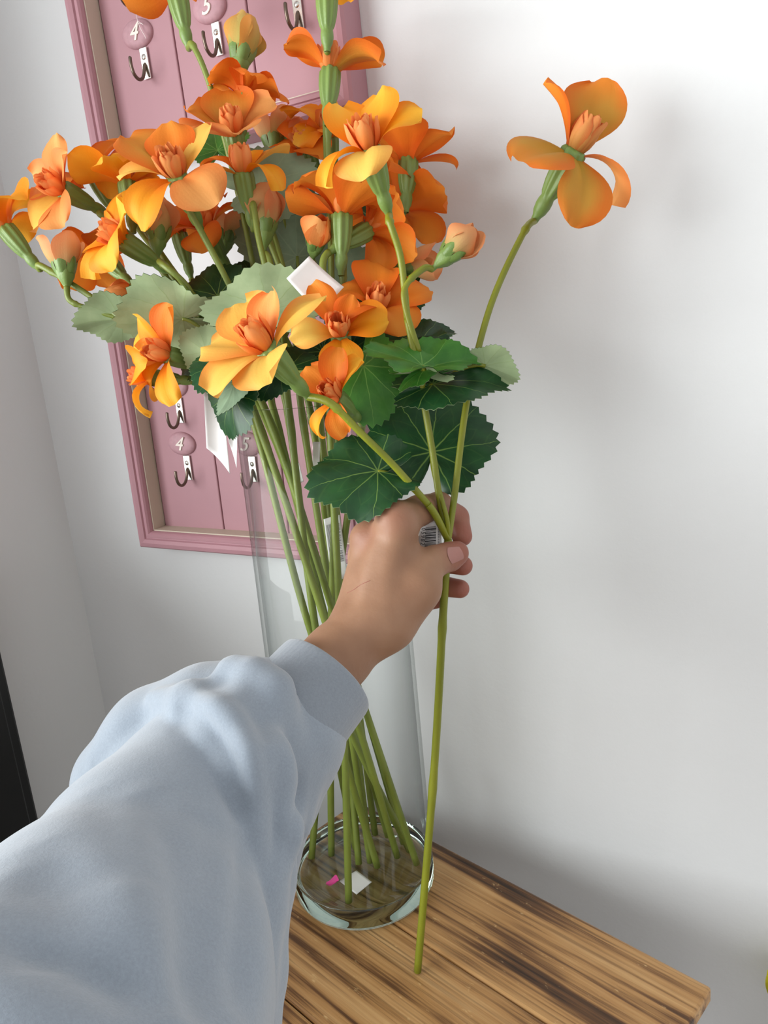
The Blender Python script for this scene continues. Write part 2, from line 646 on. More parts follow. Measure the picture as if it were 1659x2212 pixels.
def hook_board(loc, rot, label, numbers):
    rk = empty('key_hook_board', loc, label, 'key rack', 'pink numbered hook boards on the wall', rot=(0, rot, 0))
    # rails (x right, z up, -y to the room)
    moulding('frame_rail', (0, 0), (RW, 0), (0, 1), rk)
    moulding('frame_rail', (RW, 0), (RW, RH), (-1, 0), rk)
    moulding('frame_rail', (RW, RH), (0, RH), (0, -1), rk)
    moulding('frame_rail', (0, RH), (0, 0), (1, 0), rk)
    i0, i1 = 0.018, 0.0192
    box('inner_lip', i0, i1, -RD + 0.007, -0.007, i0, RH - i0, 'cream', rk)
    box('inner_lip', RW - i1, RW - i0, -RD + 0.007, -0.007, i0, RH - i0, 'cream', rk)
    box('inner_lip', i1, RW - i1, -RD + 0.007, -0.007, i0, i1, 'cream', rk)
    box('inner_lip', i1, RW - i1, -RD + 0.007, -0.007, RH - i1, RH - i0, 'cream', rk)
    pw = (RW - 2 * i1) / 3
    for k in range(3):
        box('plank', i1 + k * pw + 0.0006, i1 + (k + 1) * pw - 0.0006, -0.008, -0.001, i0, RH - i0, 'pinkp', rk, 0.0012)
    box('backing', i0, RW - i0, -0.003, -0.0002, i0, RH - i0, 'darkwood', rk)
    for num, col, row in numbers:
        x = 0.059 + 0.080 * col
        z = 0.107 if row else 0.165
        prof = [(0.0001, 0.0046), (0.008, 0.0044), (0.0125, 0.0036), (0.0152, 0.002), (0.016, 0.0005), (0.016, -0.0008)]
        V, F = lathe_vf(prof, 40)
        V = [(a * 1.06, -c, b * 0.74) for a, b, c in V]
        pq = mesh_obj('number_plaque', V, F, 'plaque', rk, loc=(x, -0.0085, z))
        pq.rotation_euler = (0, 0.06, 0)
        text_mesh('numeral', num, 0.019, 0.0007, 'numeral', pq, Matrix.Translation((-0.001, -0.0046, 0)) @ Matrix.Rotation(math.pi / 2, 4, 'X'), shear=0.35, bevel_depth=0.0002)
        hk = box('hook_plate', -0.0041, 0.0041, -0.0016, 0, -0.0125, 0.0125, 'chrome', rk, 0.0004)
        hk.location = (x + 0.004, -0.0088, z - 0.0245)
        V, F = lathe_vf([(0.0001, 0.0012), (0.0015, 0.001), (0.0025, 0.0)], 16)
        V = [(a, -c - 0.0016, b + 0.005) for a, b, c in V]
        mesh_obj('screw', V, F, 'chrome', hk)
        pts = [(0, -0.001, -0.0005), (0, -0.003, -0.003), (0, -0.0045, -0.008), (0.0, -0.008, -0.0135), (0, -0.0135, -0.0155), (0, -0.0185, -0.0125), (0, -0.0205, -0.0065), (0, -0.0205, -0.001), (0, -0.0200, 0.0005)]
        pts = spline(pts, 4)
        V, F = tube_vf(pts, [0.0015] * (len(pts) - 2) + [0.0014, 0.0006], 10)
        h = mesh_obj('hook_wire', V, F, 'bronze', hk)
        h.rotation_euler = (0, 0, math.radians(2))
    return rk


hook_board((-0.5635, YW - 0.0005, 1.344), math.radians(-1.3), 'upper pink hook board, its hook 5 clear above the flowers', [('4', 0, 1), ('5', 1, 1), ('6', 2, 1), ('1', 0, 0), ('2', 1, 0), ('3', 2, 0)])
hook_board((-0.588, YW - 0.0005, 0.982), math.radians(0.8), 'lower pink hook board, partly behind the glass vase', [('4', 0, 1), ('5', 1, 1), ('6', 2, 1), ('1', 0, 0), ('2', 1, 0), ('3', 2, 0)])
# loose white thread dangling on the upper board
yp = YW - 0.0155
tp = [on_y(u, v, yp) for u, v in ((297, -60), (292, -10), (294, 28), (299, 50), (306, 66), (312, 76), (316, 84))]
V, F = tube_vf(spline(tp, 5), 0.00028, 6)
V2, F2 = tube_vf(spline([on_y(u, v, yp) for u, v in ((298, 45), (304, 50), (310, 54))], 4), 0.00022, 6)
V3, F3 = tube_vf(spline([on_y(u, v, yp) for u, v in ((301, 49), (299, 51), (308, 50))], 4), 0.00022, 6)
V, F = join([(V, F), (V2, F2), (V3, F3)])
tag(mesh_obj('loose_thread', V, F, 'thread'), 'thin loose white thread dangling over hook number 4', 'thread')

# ------------------------------------------------------------------ table
TA = -0.3123
T1 = Vector((math.cos(TA), math.sin(TA), 0))
T2 = Vector((-math.sin(TA), math.cos(TA), 0))
TC = Vector((-0.02438, 0.47839, TZ))   # back right corner of the top
tab = empty('wooden_side_table', (TC.x, TC.y, 0), 'small worn brown plank-top table carrying the glass vase', 'table', rot=(0, 0, TA))
TL = 0.357
edges = [0.001, -0.0955, -0.197, -0.298, -0.40]
for k in range(4):
    o = box('plank', -TL / 2, TL / 2, (edges[k + 1] - edges[k]) / 2 + 0.0004, (edges[k] - edges[k + 1]) / 2 - 0.0004, -0.0125, 0, 'wood', tab, 0.0022)
    o.location = (-TL / 2, (edges[k] + edges[k + 1]) / 2, TZ)
for x in (-TL + 0.035, -0.035):
    box('apron', x - 0.011, x + 0.011, -0.345, -0.045, TZ - 0.06, TZ - 0.0128, 'darkwood', tab, 0.002)
for y in (-0.032, -0.356):
    box('apron', -TL + 0.06, -0.06, y - 0.009, y + 0.009, TZ - 0.06, TZ - 0.0128, 'darkwood', tab, 0.002)
for x in (-TL + 0.035, -0.035):
    for y in (-0.03, -0.358):
        box('leg', x - 0.017, x + 0.017, y - 0.017, y + 0.017, 0, TZ - 0.0128, 'darkwood', tab, 0.003)

# ------------------------------------------------------------------ vase
VC = Vector((-0.3035, 0.4895, TZ))
VH = 0.4185
vase = empty('glass_vase', VC, 'tall clear glass cylinder vase full of orange flower sprays', 'vase')
RB, RT = 0.0605, 0.0580


def vr(z):
    return RB + (RT - RB) * (z / VH)


V, F = lathe_vf([(vr(0.022) - 0.0, 0.0215), (vr(VH * .5), VH * .5), (vr(VH), VH - 0.001), (vr(VH) - 0.0015, VH), (vr(VH) - 0.003, VH - 0.001),
                 (vr(VH * .5) - 0.003, VH * .5), (vr(0.03) - 0.0032, 0.0225)], 96)
mesh_obj('glass_wall', V, F, 'glass', vase)
prof = [(0.0002, 0.0012), (0.040, 0.0012), (0.05, 0.0004), (0.0545, 0.0), (0.0585, 0.0015), (0.0603, 0.005), (0.0605, 0.012), (0.0605, 0.0214), (0.0598, 0.0222),
        (0.0575, 0.0206), (0.054, 0.0186), (0.045, 0.0176), (0.0002, 0.0174)]
V, F = lathe_vf(prof, 96)
mesh_obj('glass_base', V, F, 'glass2', vase)
VB = TZ + 0.0172      # inner floor of the vase

# ------------------------------------------------------------------ petals, flowers, buds, leaves
def petal_vf(L, Wd, e0, e1, cup, ruffle, seed, r0=0.003, nu=8, nv=11, curl=1.0, twist=0.0, base=0.26):
    rng = random.Random(seed)
    ph = [rng.uniform(0, 6.28) for _ in range(4)]
    V, UV, F = [], [], []
    x, z = r0, 0.0
    sub = 4
    rows = []
    tot = nv * sub
    for i in range(tot + 1):
        s = i / tot
        sm = s * s * (3 - 2 * s)
        e = e0 + (e1 - e0) * (sm * 0.6 + 0.4 * s ** curl)
        if i % sub == 0:
            rows.append((s, x, z, e))
        x += math.cos(e) * L / tot
        z += math.sin(e) * L / tot
    for s, x, z, e in rows:
        if s < 0.62:
            q = s / 0.62
            w = base + (1 - base) * (q * q * (3 - 2 * q))
        else:
            w = math.sqrt(max(0.0, 1 - ((s - 0.62) / 0.40) ** 2))
            w = max(w, 0.40)
        w *= Wd / 2
        tw = twist * s
        for j in range(nu + 1):
            t = -1 + 2 * j / nu
            y = t * w
            back = (abs(t) ** 2.5) * max(0, s - 0.62) * L * 0.12
            off = cup * t * t * w - 0.10 * Wd * math.exp(-(t / 0.2) ** 2) * math.sin(math.pi * min(1, s * 1.1)) * 0.6
            off += ruffle * s * s * (math.sin(3.1 * t + ph[0]) * 0.6 + math.sin(5.7 * t + ph[1]) * 0.4) * (0.35 + abs(t))
            off += ruffle * 0.8 * s * math.sin(4 * s + ph[2]) * t
            ct, st_ = math.cos(tw), math.sin(tw)
            y2 = y * ct - off * st_
            o2 = y * st_ + off * ct
            tx, tz_ = math.cos(e), math.sin(e)
            nx, nz_ = -math.sin(e), math.cos(e)
            V.append((x + nx * o2 - tx * back, y2, z + nz_ * o2 - tz_ * back))
            UV.append((t * 0.5 + 0.5, s))
    for i in range(nv):
        for j in range(nu):
            a = i * (nu + 1) + j
            F.append((a, a + 1, a + nu + 2, a + nu + 1))
    return V, F, UV


def rad(d):
    return math.radians(d)


def raw_mesh(name, V, F, UV=None, mat='P0'):
    me = bpy.data.meshes.new(name)
    me.from_pydata([tuple(q) for q in V], [], F)
    if UV:
        ul = me.uv_layers.new(name='UVMap')
        for lp in me.loops:
            ul.data[lp.index].uv = UV[lp.vertex_index]
    me.polygons.foreach_set('use_smooth', [True] * len(me.polygons))
    me.materials.append(MAT[mat])
    me.update()
    return me


POOL = {}
PR = random.Random(5)
for kind, (e0, e1) in {'flat': (45, -12), 'open': (62, -30), 'droop': (60, -80), 'up': (74, 22), 'narrow': (60, -55)}.items():
    POOL[kind] = []
    for k in range(5):
        L = 0.040 * PR.uniform(0.93, 1.08)
        wd = 0.035 * PR.uniform(0.9, 1.12) * (0.58 if kind == 'narrow' else 1)
        POOL[kind].append(raw_mesh('petal', *petal_vf(L, wd, rad(e0 + PR.uniform(-8, 8)), rad(e1 + PR.uniform(-14, 14)), PR.uniform(-0.05, 0.3), PR.uniform(0.003, 0.0055), 100 + k, twist=PR.uniform(-0.45, 0.45))))
INNER = [raw_mesh('inner_petal', *petal_vf(0.0185 + 0.0012 * k, 0.0092, rad(56), rad(92 + 9 * k), 0.5, 0.0008, 40 + k, r0=0.003, nu=4, nv=6, base=0.5), mat='PC') for k in range(3)]
INNER2 = [raw_mesh('inner_petal', *petal_vf(0.0195 + 0.002 * k, 0.0078, rad(74), rad(92 + 8 * k), 0.5, 0.0008, 50 + k, r0=0.0006, nu=4, nv=6, base=0.5), mat='PC') for k in range(2)]
BUDP = [raw_mesh('bud_petal', *petal_vf(0.034 - 0.002 * k, 0.027, rad(48), rad(121 + 3 * k), 0.55, 0.0010, 60 + k, r0=0.0025, nu=8, nv=10, twist=0.25, base=0.5), mat='PB') for k in range(3)]
BUDO = [raw_mesh('bud_petal', *petal_vf(0.030, 0.023, rad(52), rad(70 + 14 * k), 0.5, 0.0014, 70 + k, r0=0.0025, nu=8, nv=10, twist=0.15, base=0.5), mat='PB') for k in range(2)]
V, F = lathe_vf([(0.0005, 0.002), (0.0052, 0.003), (0.0064, 0.0015), (0.0066, -0.002), (0.0064, -0.008), (0.0056, -0.015), (0.0044, -0.0205), (0.0037, -0.0225),
                 (0.0041, -0.0245), (0.0042, -0.027), (0.0036, -0.0305), (0.0024, -0.033), (0.0020, -0.036)], 40, 8, 0.11, -0.0215)
CALYX = raw_mesh('flower', V, F, mat='calyx')
V, F = lathe_vf([(0.0004, 0.003), (0.0058, 0.0052), (0.0066, 0.0045), (0.0065, 0.001), (0.0056, -0.003), (0.0040, -0.0055), (0.0030, -0.0075), (0.0020, -0.009), (0.0019, -0.0125)], 32, 5, 0.05, -0.008)
BCALYX = raw_mesh('bud', V, F, mat='calyx')
SEPAL = raw_mesh('sepal', *petal_vf(0.0125, 0.0088, rad(66), rad(88), 0.5, 0.0004, 90, r0=0.0066, nu=4, nv=6, base=0.85), mat='calyx')


def frame_from(n, spin=0.0):
    n = n.normalized()
    x = CR - n * CR.dot(n)
    if x.length < 0.15:
        x = CU - n * CU.dot(n)
    x.normalize()
    y = n.cross(x)
    m = Matrix((x, y, n)).transposed()
    return m @ Matrix.Rotation(spin, 3, 'Z')


def place(me, name, parent, M4, mat=None):
    o = bpy.data.objects.new(name, me)
    COL.objects.link(o)
    o.parent = parent
    o.matrix_local = M4
    if mat:
        o.material_slots[0].link = 'OBJECT'
        o.material_slots[0].material = MAT[mat]
    return o


FR = random.Random(11)


# small moves in depth (metres, along the line of sight) that keep neighbouring blooms, leaves and stems
# beside each other instead of through each other
ADJ = {
    ('bud', 487, 525): 0.034,
    ('bud', 592, 322): 0.006,
    ('flower', 140, 412): -0.006,
    ('flower', 208, 386): 0.003,
    ('flower', 230, 562): 0.034,
    ('flower', 272, 524): -0.012,
    ('flower', 274, 398): -0.026,
    ('flower', 384, 386): -0.026,
    ('flower', 388, 510): 0.034,
    ('flower', 527, 214): -0.027,
    ('flower', 585, 520): 0.034,
    ('flower', 728, 862): 0.012,
    ('flower', 738, 470): -0.006,
    ('flower', 790, 500): -0.034,
    ('flower', 812, 672): -0.034,
    ('leaf', 395, 688): 0.012,
    ('leaf', 420, 700): 0.034,
    ('leaf', 440, 778): 0.006,
    ('leaf', 445, 760): -0.018,
    ('leaf', 470, 325): 0.018,
    ('leaf', 470, 640): 0.006,
    ('leaf', 474, 790): -0.026,
    ('leaf', 548, 605): 0.012,
    ('leaf', 560, 812): -0.006,
    ('leaf', 578, 672): -0.018,
    ('leaf', 600, 640): 0.034,
    ('leaf', 642, 555): 0.022,
    ('leaf', 690, 770): 0.02,
    ('leaf', 698, 760): 0.032,
    ('leaf', 752, 760): 0.034,
    ('leaf', 772, 650): 0.028,
    ('leaf', 933, 976): 0.006,
    ('main', 657, 1852): (0.024, -0.006),
    ('main', 716, 1846): (0.0, -0.006),
    ('main', 768, 1832): (-0.012, -0.006),
    ('main', 775, 1866): (0.024, 0.0),
    ('main', 800, 1862): (-0.006, 0.0),
    ('main', 815, 1872): (-0.024, -0.012),
    ('main', 858, 1850): (-0.036, 0.012),
    ('main', 872, 1822): (0.03, 0.0),
    ('main', 885, 1838): (-0.024, -0.012),
    ('main', 900, 1866): (-0.012, 0.0),
    ('stem', 'bud', 305, 645): -0.03,
    ('stem', 'bud', 340, 522): 0.008,
    ('stem', 'bud', 487, 525): 0.004,
    ('stem', 'flower', 140, 412): 0.02,
    ('stem', 'flower', 208, 386): 0.008,
    ('stem', 'flower', 230, 562): -0.03,
    ('stem', 'flower', 272, 524): -0.02,
    ('stem', 'flower', 382, -14): -0.016,
    ('stem', 'flower', 450, 500): -0.014,
    ('stem', 'flower', 506, 296): 0.02,
    ('stem', 'flower', 580, 756): -0.004,
    ('stem', 'flower', 706, -16): 0.018,
    ('stem', 'flower', 738, 470): 0.008,
    ('stem', 'flower', 812, 672): -0.03,
    ('stem', 'leaf', 420, 700): 0.02,
    ('stem', 'leaf', 470, 640): 0.004,
    ('stem', 'leaf', 474, 790): 0.03,
    ('stem', 'leaf', 690, 770): -0.006,
}


def shift(p, dd):
    q = p - CAM
    return CAM + q * (1 + dd / q.dot(CF))


class Spray:
    def __init__(self, label, base, mid, junction, held=False):
        self.base = base
        self.J = junction
        self.mid = mid
        self.held = held
        self.root = empty('flower_spray', base, label, 'flower', None if held else 'orange flower sprays standing in the vase')
        self.parts = []
        self.main = None

    def rel(self, p):
        return p - self.base

    def main_stem(self, r=0.0030, pts=None):
        if pts is None:
            pts = [self.base] + self.mid + [self.J]
        s = spline(pts, 10)
        self.main = s
        n = len(s)
        rr = [r * (1.0 - 0.12 * i / n) for i in range(n)]
        for k in (int(n * .3), int(n * .62)):
            if 0 < k < n:
                rr[k] *= 1.16
        self.parts.append(tube_vf([self.rel(p) for p in s], rr, 10))

    def branch(self, p0, dir0, p1, dir1, r=0.0021, node=True, via=None, key=None):
        L = (p1 - p0).length
        if via:
            dd = ADJ.get(key, 0.0)
            via = [shift(p, dd * (i + 1) / (len(via) + 1)) for i, p in enumerate(via)]
            s = spline([p0] + via + [p1], 9)
        else:
            s = hermite(p0, dir0.normalized() * L * 0.9, p1, dir1.normalized() * L * 0.8, 22)
        n = len(s)
        bb = ADJ.get(('stem',) + key, 0.0) if key else 0.0
        if bb:
            s = [shift(p, bb * math.sin(math.pi * i / (n - 1))) for i, p in enumerate(s)]
        rr = [r] * n
        if node and n > 8:
            acc, k = 0.0, n - 1
            while k > 1 and acc < 0.017:
                acc += (s[k] - s[k - 1]).length
                k -= 1
            rr[k] = r * 1.35
            for q in range(k + 1, n):
                rr[q] = r * 1.14
        self.parts.append(tube_vf([self.rel(p) for p in s], rr, 9))
        return s

    def flower(self, u, v, d, n, scale=1.0, kind='open', mat='P1', npet=5, spin=None, custom=None, frm=None, centre='PC', stem_to=None, r=0.0021, via=None, drop=None):
        FR = random.Random(int(u * 31 + v * 7))
        key = ('flower', u, v)
        d += ADJ.get(key, 0.0)
        nn = cdir(*n)
        c = P(u, v, d)
        M3 = frame_from(nn, 0.0)
        M4 = M3.to_4x4()
        M4.translation = self.rel(c)
        fl = place(CALYX, 'flower', self.root, M4 @ Matrix.Scale(scale, 4))
        spin = FR.uniform(0, 6.28) if spin is None else rad(spin)
        if custom:
            for cu in custom:
                az, L, wd, e0, e1 = cu[:5]
                tw = cu[5] if len(cu) > 5 else 0.15
                cup = cu[6] if len(cu) > 6 else 0.12
                mt = cu[7] if len(cu) > 7 else mat
                me = raw_mesh('petal', *petal_vf(L, wd, rad(e0), rad(e1), cup, 0.0030, int(az) + 7, nu=10, nv=14, twist=tw))
                place(me, 'petal', fl, Matrix.Rotation(rad(az), 4, 'Z'), mt)
        else:
            kinds = {'open': ['open', 'open', 'flat', 'droop'], 'flat': ['flat', 'flat', 'open'], 'droop': ['droop', 'open', 'narrow'],
                     'up': ['up', 'up', 'open'], 'mix': ['narrow', 'open', 'droop', 'up']}[kind]
            for k in range(npet):
                kd = FR.choice(kinds)
                me = FR.choice(POOL[kd])
                az = spin + k * 2 * math.pi / npet + FR.uniform(-0.2, 0.2)
                sc = FR.uniform(0.9, 1.1)
                place(me, 'petal', fl, Matrix.Rotation(az, 4, 'Z') @ Matrix.Rotation(FR.uniform(-0.16, 0.16), 4, 'X') @ Matrix.Scale(sc, 4), mat)
        for k in range(9):
            az = k * 2 * math.pi / 9 + FR.uniform(-0.2, 0.2)
            place(FR.choice(INNER), 'inner_petal', fl, Matrix.Rotation(az, 4, 'Z') @ Matrix.Rotation(FR.uniform(-0.18, 0.18), 4, 'Y'), centre)
        for k in range(7):
            az = k * 2 * math.pi / 7 + FR.uniform(-0.3, 0.3)
            place(FR.choice(INNER2), 'inner_petal', fl, Matrix.Rotation(az, 4, 'Z') @ Matrix.Rotation(FR.uniform(-0.1, 0.2), 4, 'Y') @ Matrix.Translation((0.0016, 0, 0)), centre)
        end = c - nn * (0.0355 * scale)
        self.branch(frm or self.J, (end - (frm or self.J)) * 0.6 + Vector((0, 0, 0.06)), end, nn, r, via=via, key=key)
        return fl

    def bud(self, u, v, d, n, scale=1.0, mat='PB', frm=None, split=False, via=None, r=0.0018):
        FR = random.Random(int(u * 31 + v * 7))
        key = ('bud', u, v)
        d += ADJ.get(key, 0.0)
        nn = cdir(*n)
        c = P(u, v, d)
        M4 = frame_from(nn).to_4x4()
        M4.translation = self.rel(c)
        b = place(BCALYX, 'bud', self.root, M4 @ Matrix.Scale(scale, 4))
        spin = FR.uniform(0, 6.28)
        if split:
            for k in range(3):
                place(BUDO[k % 2], 'bud_petal', b, Matrix.Rotation(spin + k * 2.1, 4, 'Z'), mat)
            place(BUDP[2], 'bud_petal', b, Matrix.Rotation(spin + 1, 4, 'Z') @ Matrix.Scale(0.8, 4), mat)
        else:
            for k in range(3):
                place(BUDP[k], 'bud_petal', b, Matrix.Rotation(spin + k * 2.1, 4, 'Z'), mat)
            place(BUDP[0], 'bud_petal', b, Matrix.Rotation(spin + 1.0, 4, 'Z') @ Matrix.Scale(0.93, 4), mat)
        for k in range(5):
            place(SEPAL, 'sepal', b, Matrix.Rotation(spin + k * 2 * math.pi / 5, 4, 'Z'))
        end = c - nn * (0.0120 * scale)
        self.branch(frm or self.J, (end - (frm or self.J)) * 0.6, end, nn, r, via=via, key=key)
        return b

    def leaf(self, base, tip, normal, wide=1.0, fold=0.25, droop=0.3, wave=0.05, top='leaf_d', under='leaf_u', frm=None, seed=None, petiole=True):
        seed = int(base[0] * 13 + base[1] * 5) if seed is None else seed
        rng = random.Random(seed)
        key = ('leaf',) + tuple(base[:2])
        dd = ADJ.get(key, 0.0)
        b, t = shift(P(*base), dd), shift(P(*tip), dd)
        R = (t - b).length
        y = (t - b).normalized()
        n = cdir(*normal)
        z = (n - y * n.dot(y)).normalized()
        x = y.cross(z)
        M4 = Matrix((x, y, z)).transposed().to_4x4()
        M4.translation = self.rel(b)
        nr, ns = 9, 78
        V, UV, F = [], [], []
        ph = [rng.uniform(0, 6.28) for _ in range(3)]
        th_mm = 0.00018
        rows = []
        for side in (1, -1):
            for i in range(nr + 1):
                q = i / nr
                for k in range(ns):
                    a = -math.pi + 2 * math.pi * (k + 0.5) / ns
                    ro = 0.80 + 0.20 * math.cos(a) + 0.06 * math.cos(5 * a)
                    ro *= 1 - 0.82 * math.exp(-((math.pi - abs(a)) / 0.20) ** 2)
                    if i == nr:
                        ro *= 1.0 + (0.035 if k % 2 else -0.03)
                    rr = R * ro * q
                    lx, ly = rr * math.sin(a) * wide, rr * math.cos(a)
                    lz = fold * abs(lx) - droop * (max(0, ly) ** 2) / R * 0.8 - droop * 0.5 * lx * lx / R
                    lz += wave * R * (math.sin(3 * a + ph[0]) + 0.6 * math.sin(7 * a + ph[1])) * q * q * q
                    V.append((lx, ly, lz + side * th_mm))
                    UV.append((q * ro * math.sin(a), q * ro * math.cos(a)))
        n1 = (nr + 1) * ns
        mi = []
        for si in (0, 1):
            for i in range(nr):
                for k in range(ns):
                    k2 = (k + 1) % ns
                    a = si * n1 + i * ns + k
                    a2 = si * n1 + i * ns + k2
                    for fc in ((a, a2, a2 + ns), (a, a2 + ns, a + ns))[0 if i else 1:]:
                        F.append(fc if si else fc[::-1])
                        mi.append(si)
        o = mesh_obj('leaf', V, F, [top, under], self.root, uvs=UV)
        o.data.polygons.foreach_set('material_index', mi)
        o.matrix_local = M4
        if petiole:
            f0 = frm or self.J
            self.branch(f0, (b - f0) + Vector((0, 0, 0.01)), b - z * 0.0006, y, 0.0012, node=False, key=key)
        return o

    def finish(self):
        V, F = join(self.parts)
        mesh_obj('stem', V, F, 'stem_held' if self.held else 'stem', self.root)


def quad_paper(name, corners, mat, parent=None, origin=Vector((0, 0, 0)), bulge=0.0, n=10):
    """paper sheet through four corner points (tl, tr, br, bl)"""
    tl, tr, br, bl = corners
    nn = (tr - tl).cross(bl - tl).normalized()
    V, F = [], []
    for s in (0, 1):
        for i in range(n + 1):
            for j in range(n + 1):
                a, b = j / n, i / n
                p = tl.lerp(tr, a).lerp(bl.lerp(br, a), b)
                p = p + nn * (bulge * (1 - (2 * a - 1) ** 2) + (0.00025 if s else 0))
                V.append(p - origin)
    m = (n + 1) ** 2
    for s in (0, 1):
        for i in range(n):
            for j in range(n):
                a = s * m + i * (n + 1) + j
                fc = (a, a + 1, a + n + 2, a + n + 1)
                F.append(fc if s else fc[::-1])
    rim = [j for j in range(n)] + [i * (n + 1) + n for i in range(n)] + [n * (n + 1) + j for j in range(n, 0, -1)] + [i * (n + 1) for i in range(n, 0, -1)]
    for k in range(len(rim)):
        a, b = rim[k], rim[(k + 1) % len(rim)]
        F.append((a, b, b + m, a + m))
    return mesh_obj(name, V, F, mat, parent)


def paper_strips(name, corners, rects, mat, parent, origin, bulge=0.0, lift=0.0005):
    """flat printed bars in sheet coordinates (a0,a1,b0,b1) on a sheet"""
    tl, tr, br, bl = corners
    nn = (tr - tl).cross(bl - tl).normalized()
    if nn.dot(CF) > 0:
        sg = -1
    else:
        sg = 1
    V, F = [], []
    for a0, a1, b0, b1 in rects:
        k = len(V)
        m = 5
        for i in range(m + 1):
            a = a0 + (a1 - a0) * i / m
            for b in (b0, b1):
                p = tl.lerp(tr, a).lerp(bl.lerp(br, a), b)
                p = p + nn * (bulge * (1 - (2 * a - 1) ** 2)) + nn * sg * lift
                V.append(p - origin)
        for i in range(m):
            F.append((k + 2 * i, k + 2 * i + 1, k + 2 * i + 3, k + 2 * i + 2))
    return mesh_obj(name, V, F, mat, parent, smooth=False)


def rim_pt(u, off, z=VH - 0.005):
    """point in the vase mouth: pixel column u, off metres towards (-) or away (+) from the viewer"""
    c = Vector((VC.x, VC.y, TZ + z))
    fw = Vector((CF.x, CF.y, 0)).normalized()
    rt = Vector((CR.x, CR.y, 0)).normalized()
    d = (c - CAM).dot(CF) + off
    cu = W / 2 + FPX * (c - CAM).dot(CR) / (c - CAM).dot(CF)
    lat = (u - cu) / FPX * d
    p = Vector((lat, off))
    if p.length > RT - 0.008:
        p *= (RT - 0.008) / p.length
    return c + rt * p.x + fw * p.y


def vbase(u, v, ):
    p = on_z(u, v, VB + 0.001)
    d = Vector((p.x - VC.x, p.y - VC.y))
    if d.length > 0.047:
        d *= 0.047 / d.length
    return Vector((VC.x + d.x, VC.y + d.y, VB + 0.0012))


def S(label, bpx, rpx, roff, jpx):
    b = vbase(*bpx)
    rm = rim_pt(rpx, roff)
    j = P(*jpx)
    fw = Vector((CF.x, CF.y, 0)).normalized()
    rt = Vector((CR.x, CR.y, 0)).normalized()
    a = ADJ.get(('main',) + tuple(bpx), (0.0, 0.0))
    sp = Spray(label, b, [b.lerp(rm, 0.5) + Vector((random.Random(rpx).uniform(-.004, .004), 0, 0)) + fw * a[0] + rt * a[1], rm], j)
    sp.main_stem()
    return sp


# ---- the sprays in the vase
s1 = S('vase spray with a wide peach bloom reaching out beside the board frame', (885, 1838), 540, 0.004, (455, 690, 0.545))
s1.flower(140, 412, 0.555, (-.60, .18, .78), 1.0, 'flat', 'P0', 5, custom=[
    (78, .036, .026, 48, 0, .3, .1, 'P0'), (150, .033, .030, 42, -10, -.2, .1, 'P0'), (222, .036, .036, 40, -22, .1, .1, 'P4'), (285, .036, .034, 38, -25, -.1, .1, 'P0'), (20, .030, .024, 55, 10, .2, .2, 'P0')], via=[P(360, 585, 0.55), P(270, 498, 0.556), P(215, 462, 0.556)])
s1.flower(208, 386, 0.575, (-.42, .84, .30), 0.95, 'open', 'P1', 5, spin=50, via=[P(390, 610, 0.56), P(310, 510, 0.575), P(268, 452, 0.577)])
s1.bud(340, 522, 0.54, (.05, .99, .1), 1.0, 'PB', via=[P(395, 640, 0.548), P(342, 575, 0.545)])
s1.leaf((470, 640, 0.55), (428, 578, 0.56), (-.2, .5, .8), 1.0, top='leaf_d')
s1.finish()

s2 = S('vase spray bending far out over the side wall, bud midway along it', (872, 1822), 556, 0.026, (430, 770, 0.55))
s2.flower(16, 499, 0.562, (-.62, .76, .1), 1.0, 'mix', 'P2', 5, spin=100, via=[P(300, 712, 0.55), P(180, 630, 0.555), P(90, 575, 0.56)])
s2.bud(142, 592, 0.55, (-.06, .98, .1), 1.0, 'PB', frm=P(250, 685, 0.552), split=True, via=[P(195, 668, 0.551), P(152, 650, 0.55), P(144, 622, 0.55)])
s2.leaf((262, 690, 0.553), (170, 688, 0.555), (.1, .75, -.6), 0.8, top='leaf_d', under='leaf_u', frm=P(300, 712, 0.55))
s2.finish()

s3 = S('vase spray with a big peach bloom under the hook 4 plaque', (838, 1806), 590, 0.0, (540, 720, 0.53))
s3.flower(384, 386, 0.515, (-.20, .56, .80), 1.05, 'flat', 'P0', 6, custom=[
    (138, .043, .036, 50, 0, .2, .1, 'P3'), (178, .036, .018, 48, -25, .3, .2, 'P4'), (48, .036, .036, 52, 0, -.2, .15, 'P4'), (312, .041, .036, 35, -52, .1, .1, 'P0'),
    (238, .044, .028, 35, -66, -.1, .2, 'P2'), (95, .034, .032, 55, 15, .1, .1, 'P1')], via=[P(500, 625, 0.525), P(440, 510, 0.52), P(400, 440, 0.518)], centre='PC2')
s3.flower(274, 398, 0.575, (-.1, .95, .1), 0.95, 'open', 'P2', 5, via=[P(420, 640, 0.55), P(315, 500, 0.572), P(280, 455, 0.575)])
s3.leaf((395, 688, 0.50), (262, 690, 0.505), (.05, .88, -.45), 1.0, fold=0.1, droop=0.1, top='leaf_d', under='leaf_u', frm=P(450, 725, 0.515))
s3.leaf((445, 760, 0.51), (400, 728, 0.515), (.1, .2, -.95), 1.0, under='leaf_u')
s3.leaf((470, 325, 0.56), (458, 270, 0.57), (0, .3, .9), 1.1, top='leaf_b', frm=P(410, 470, 0.525), petiole=False)
s3.finish()

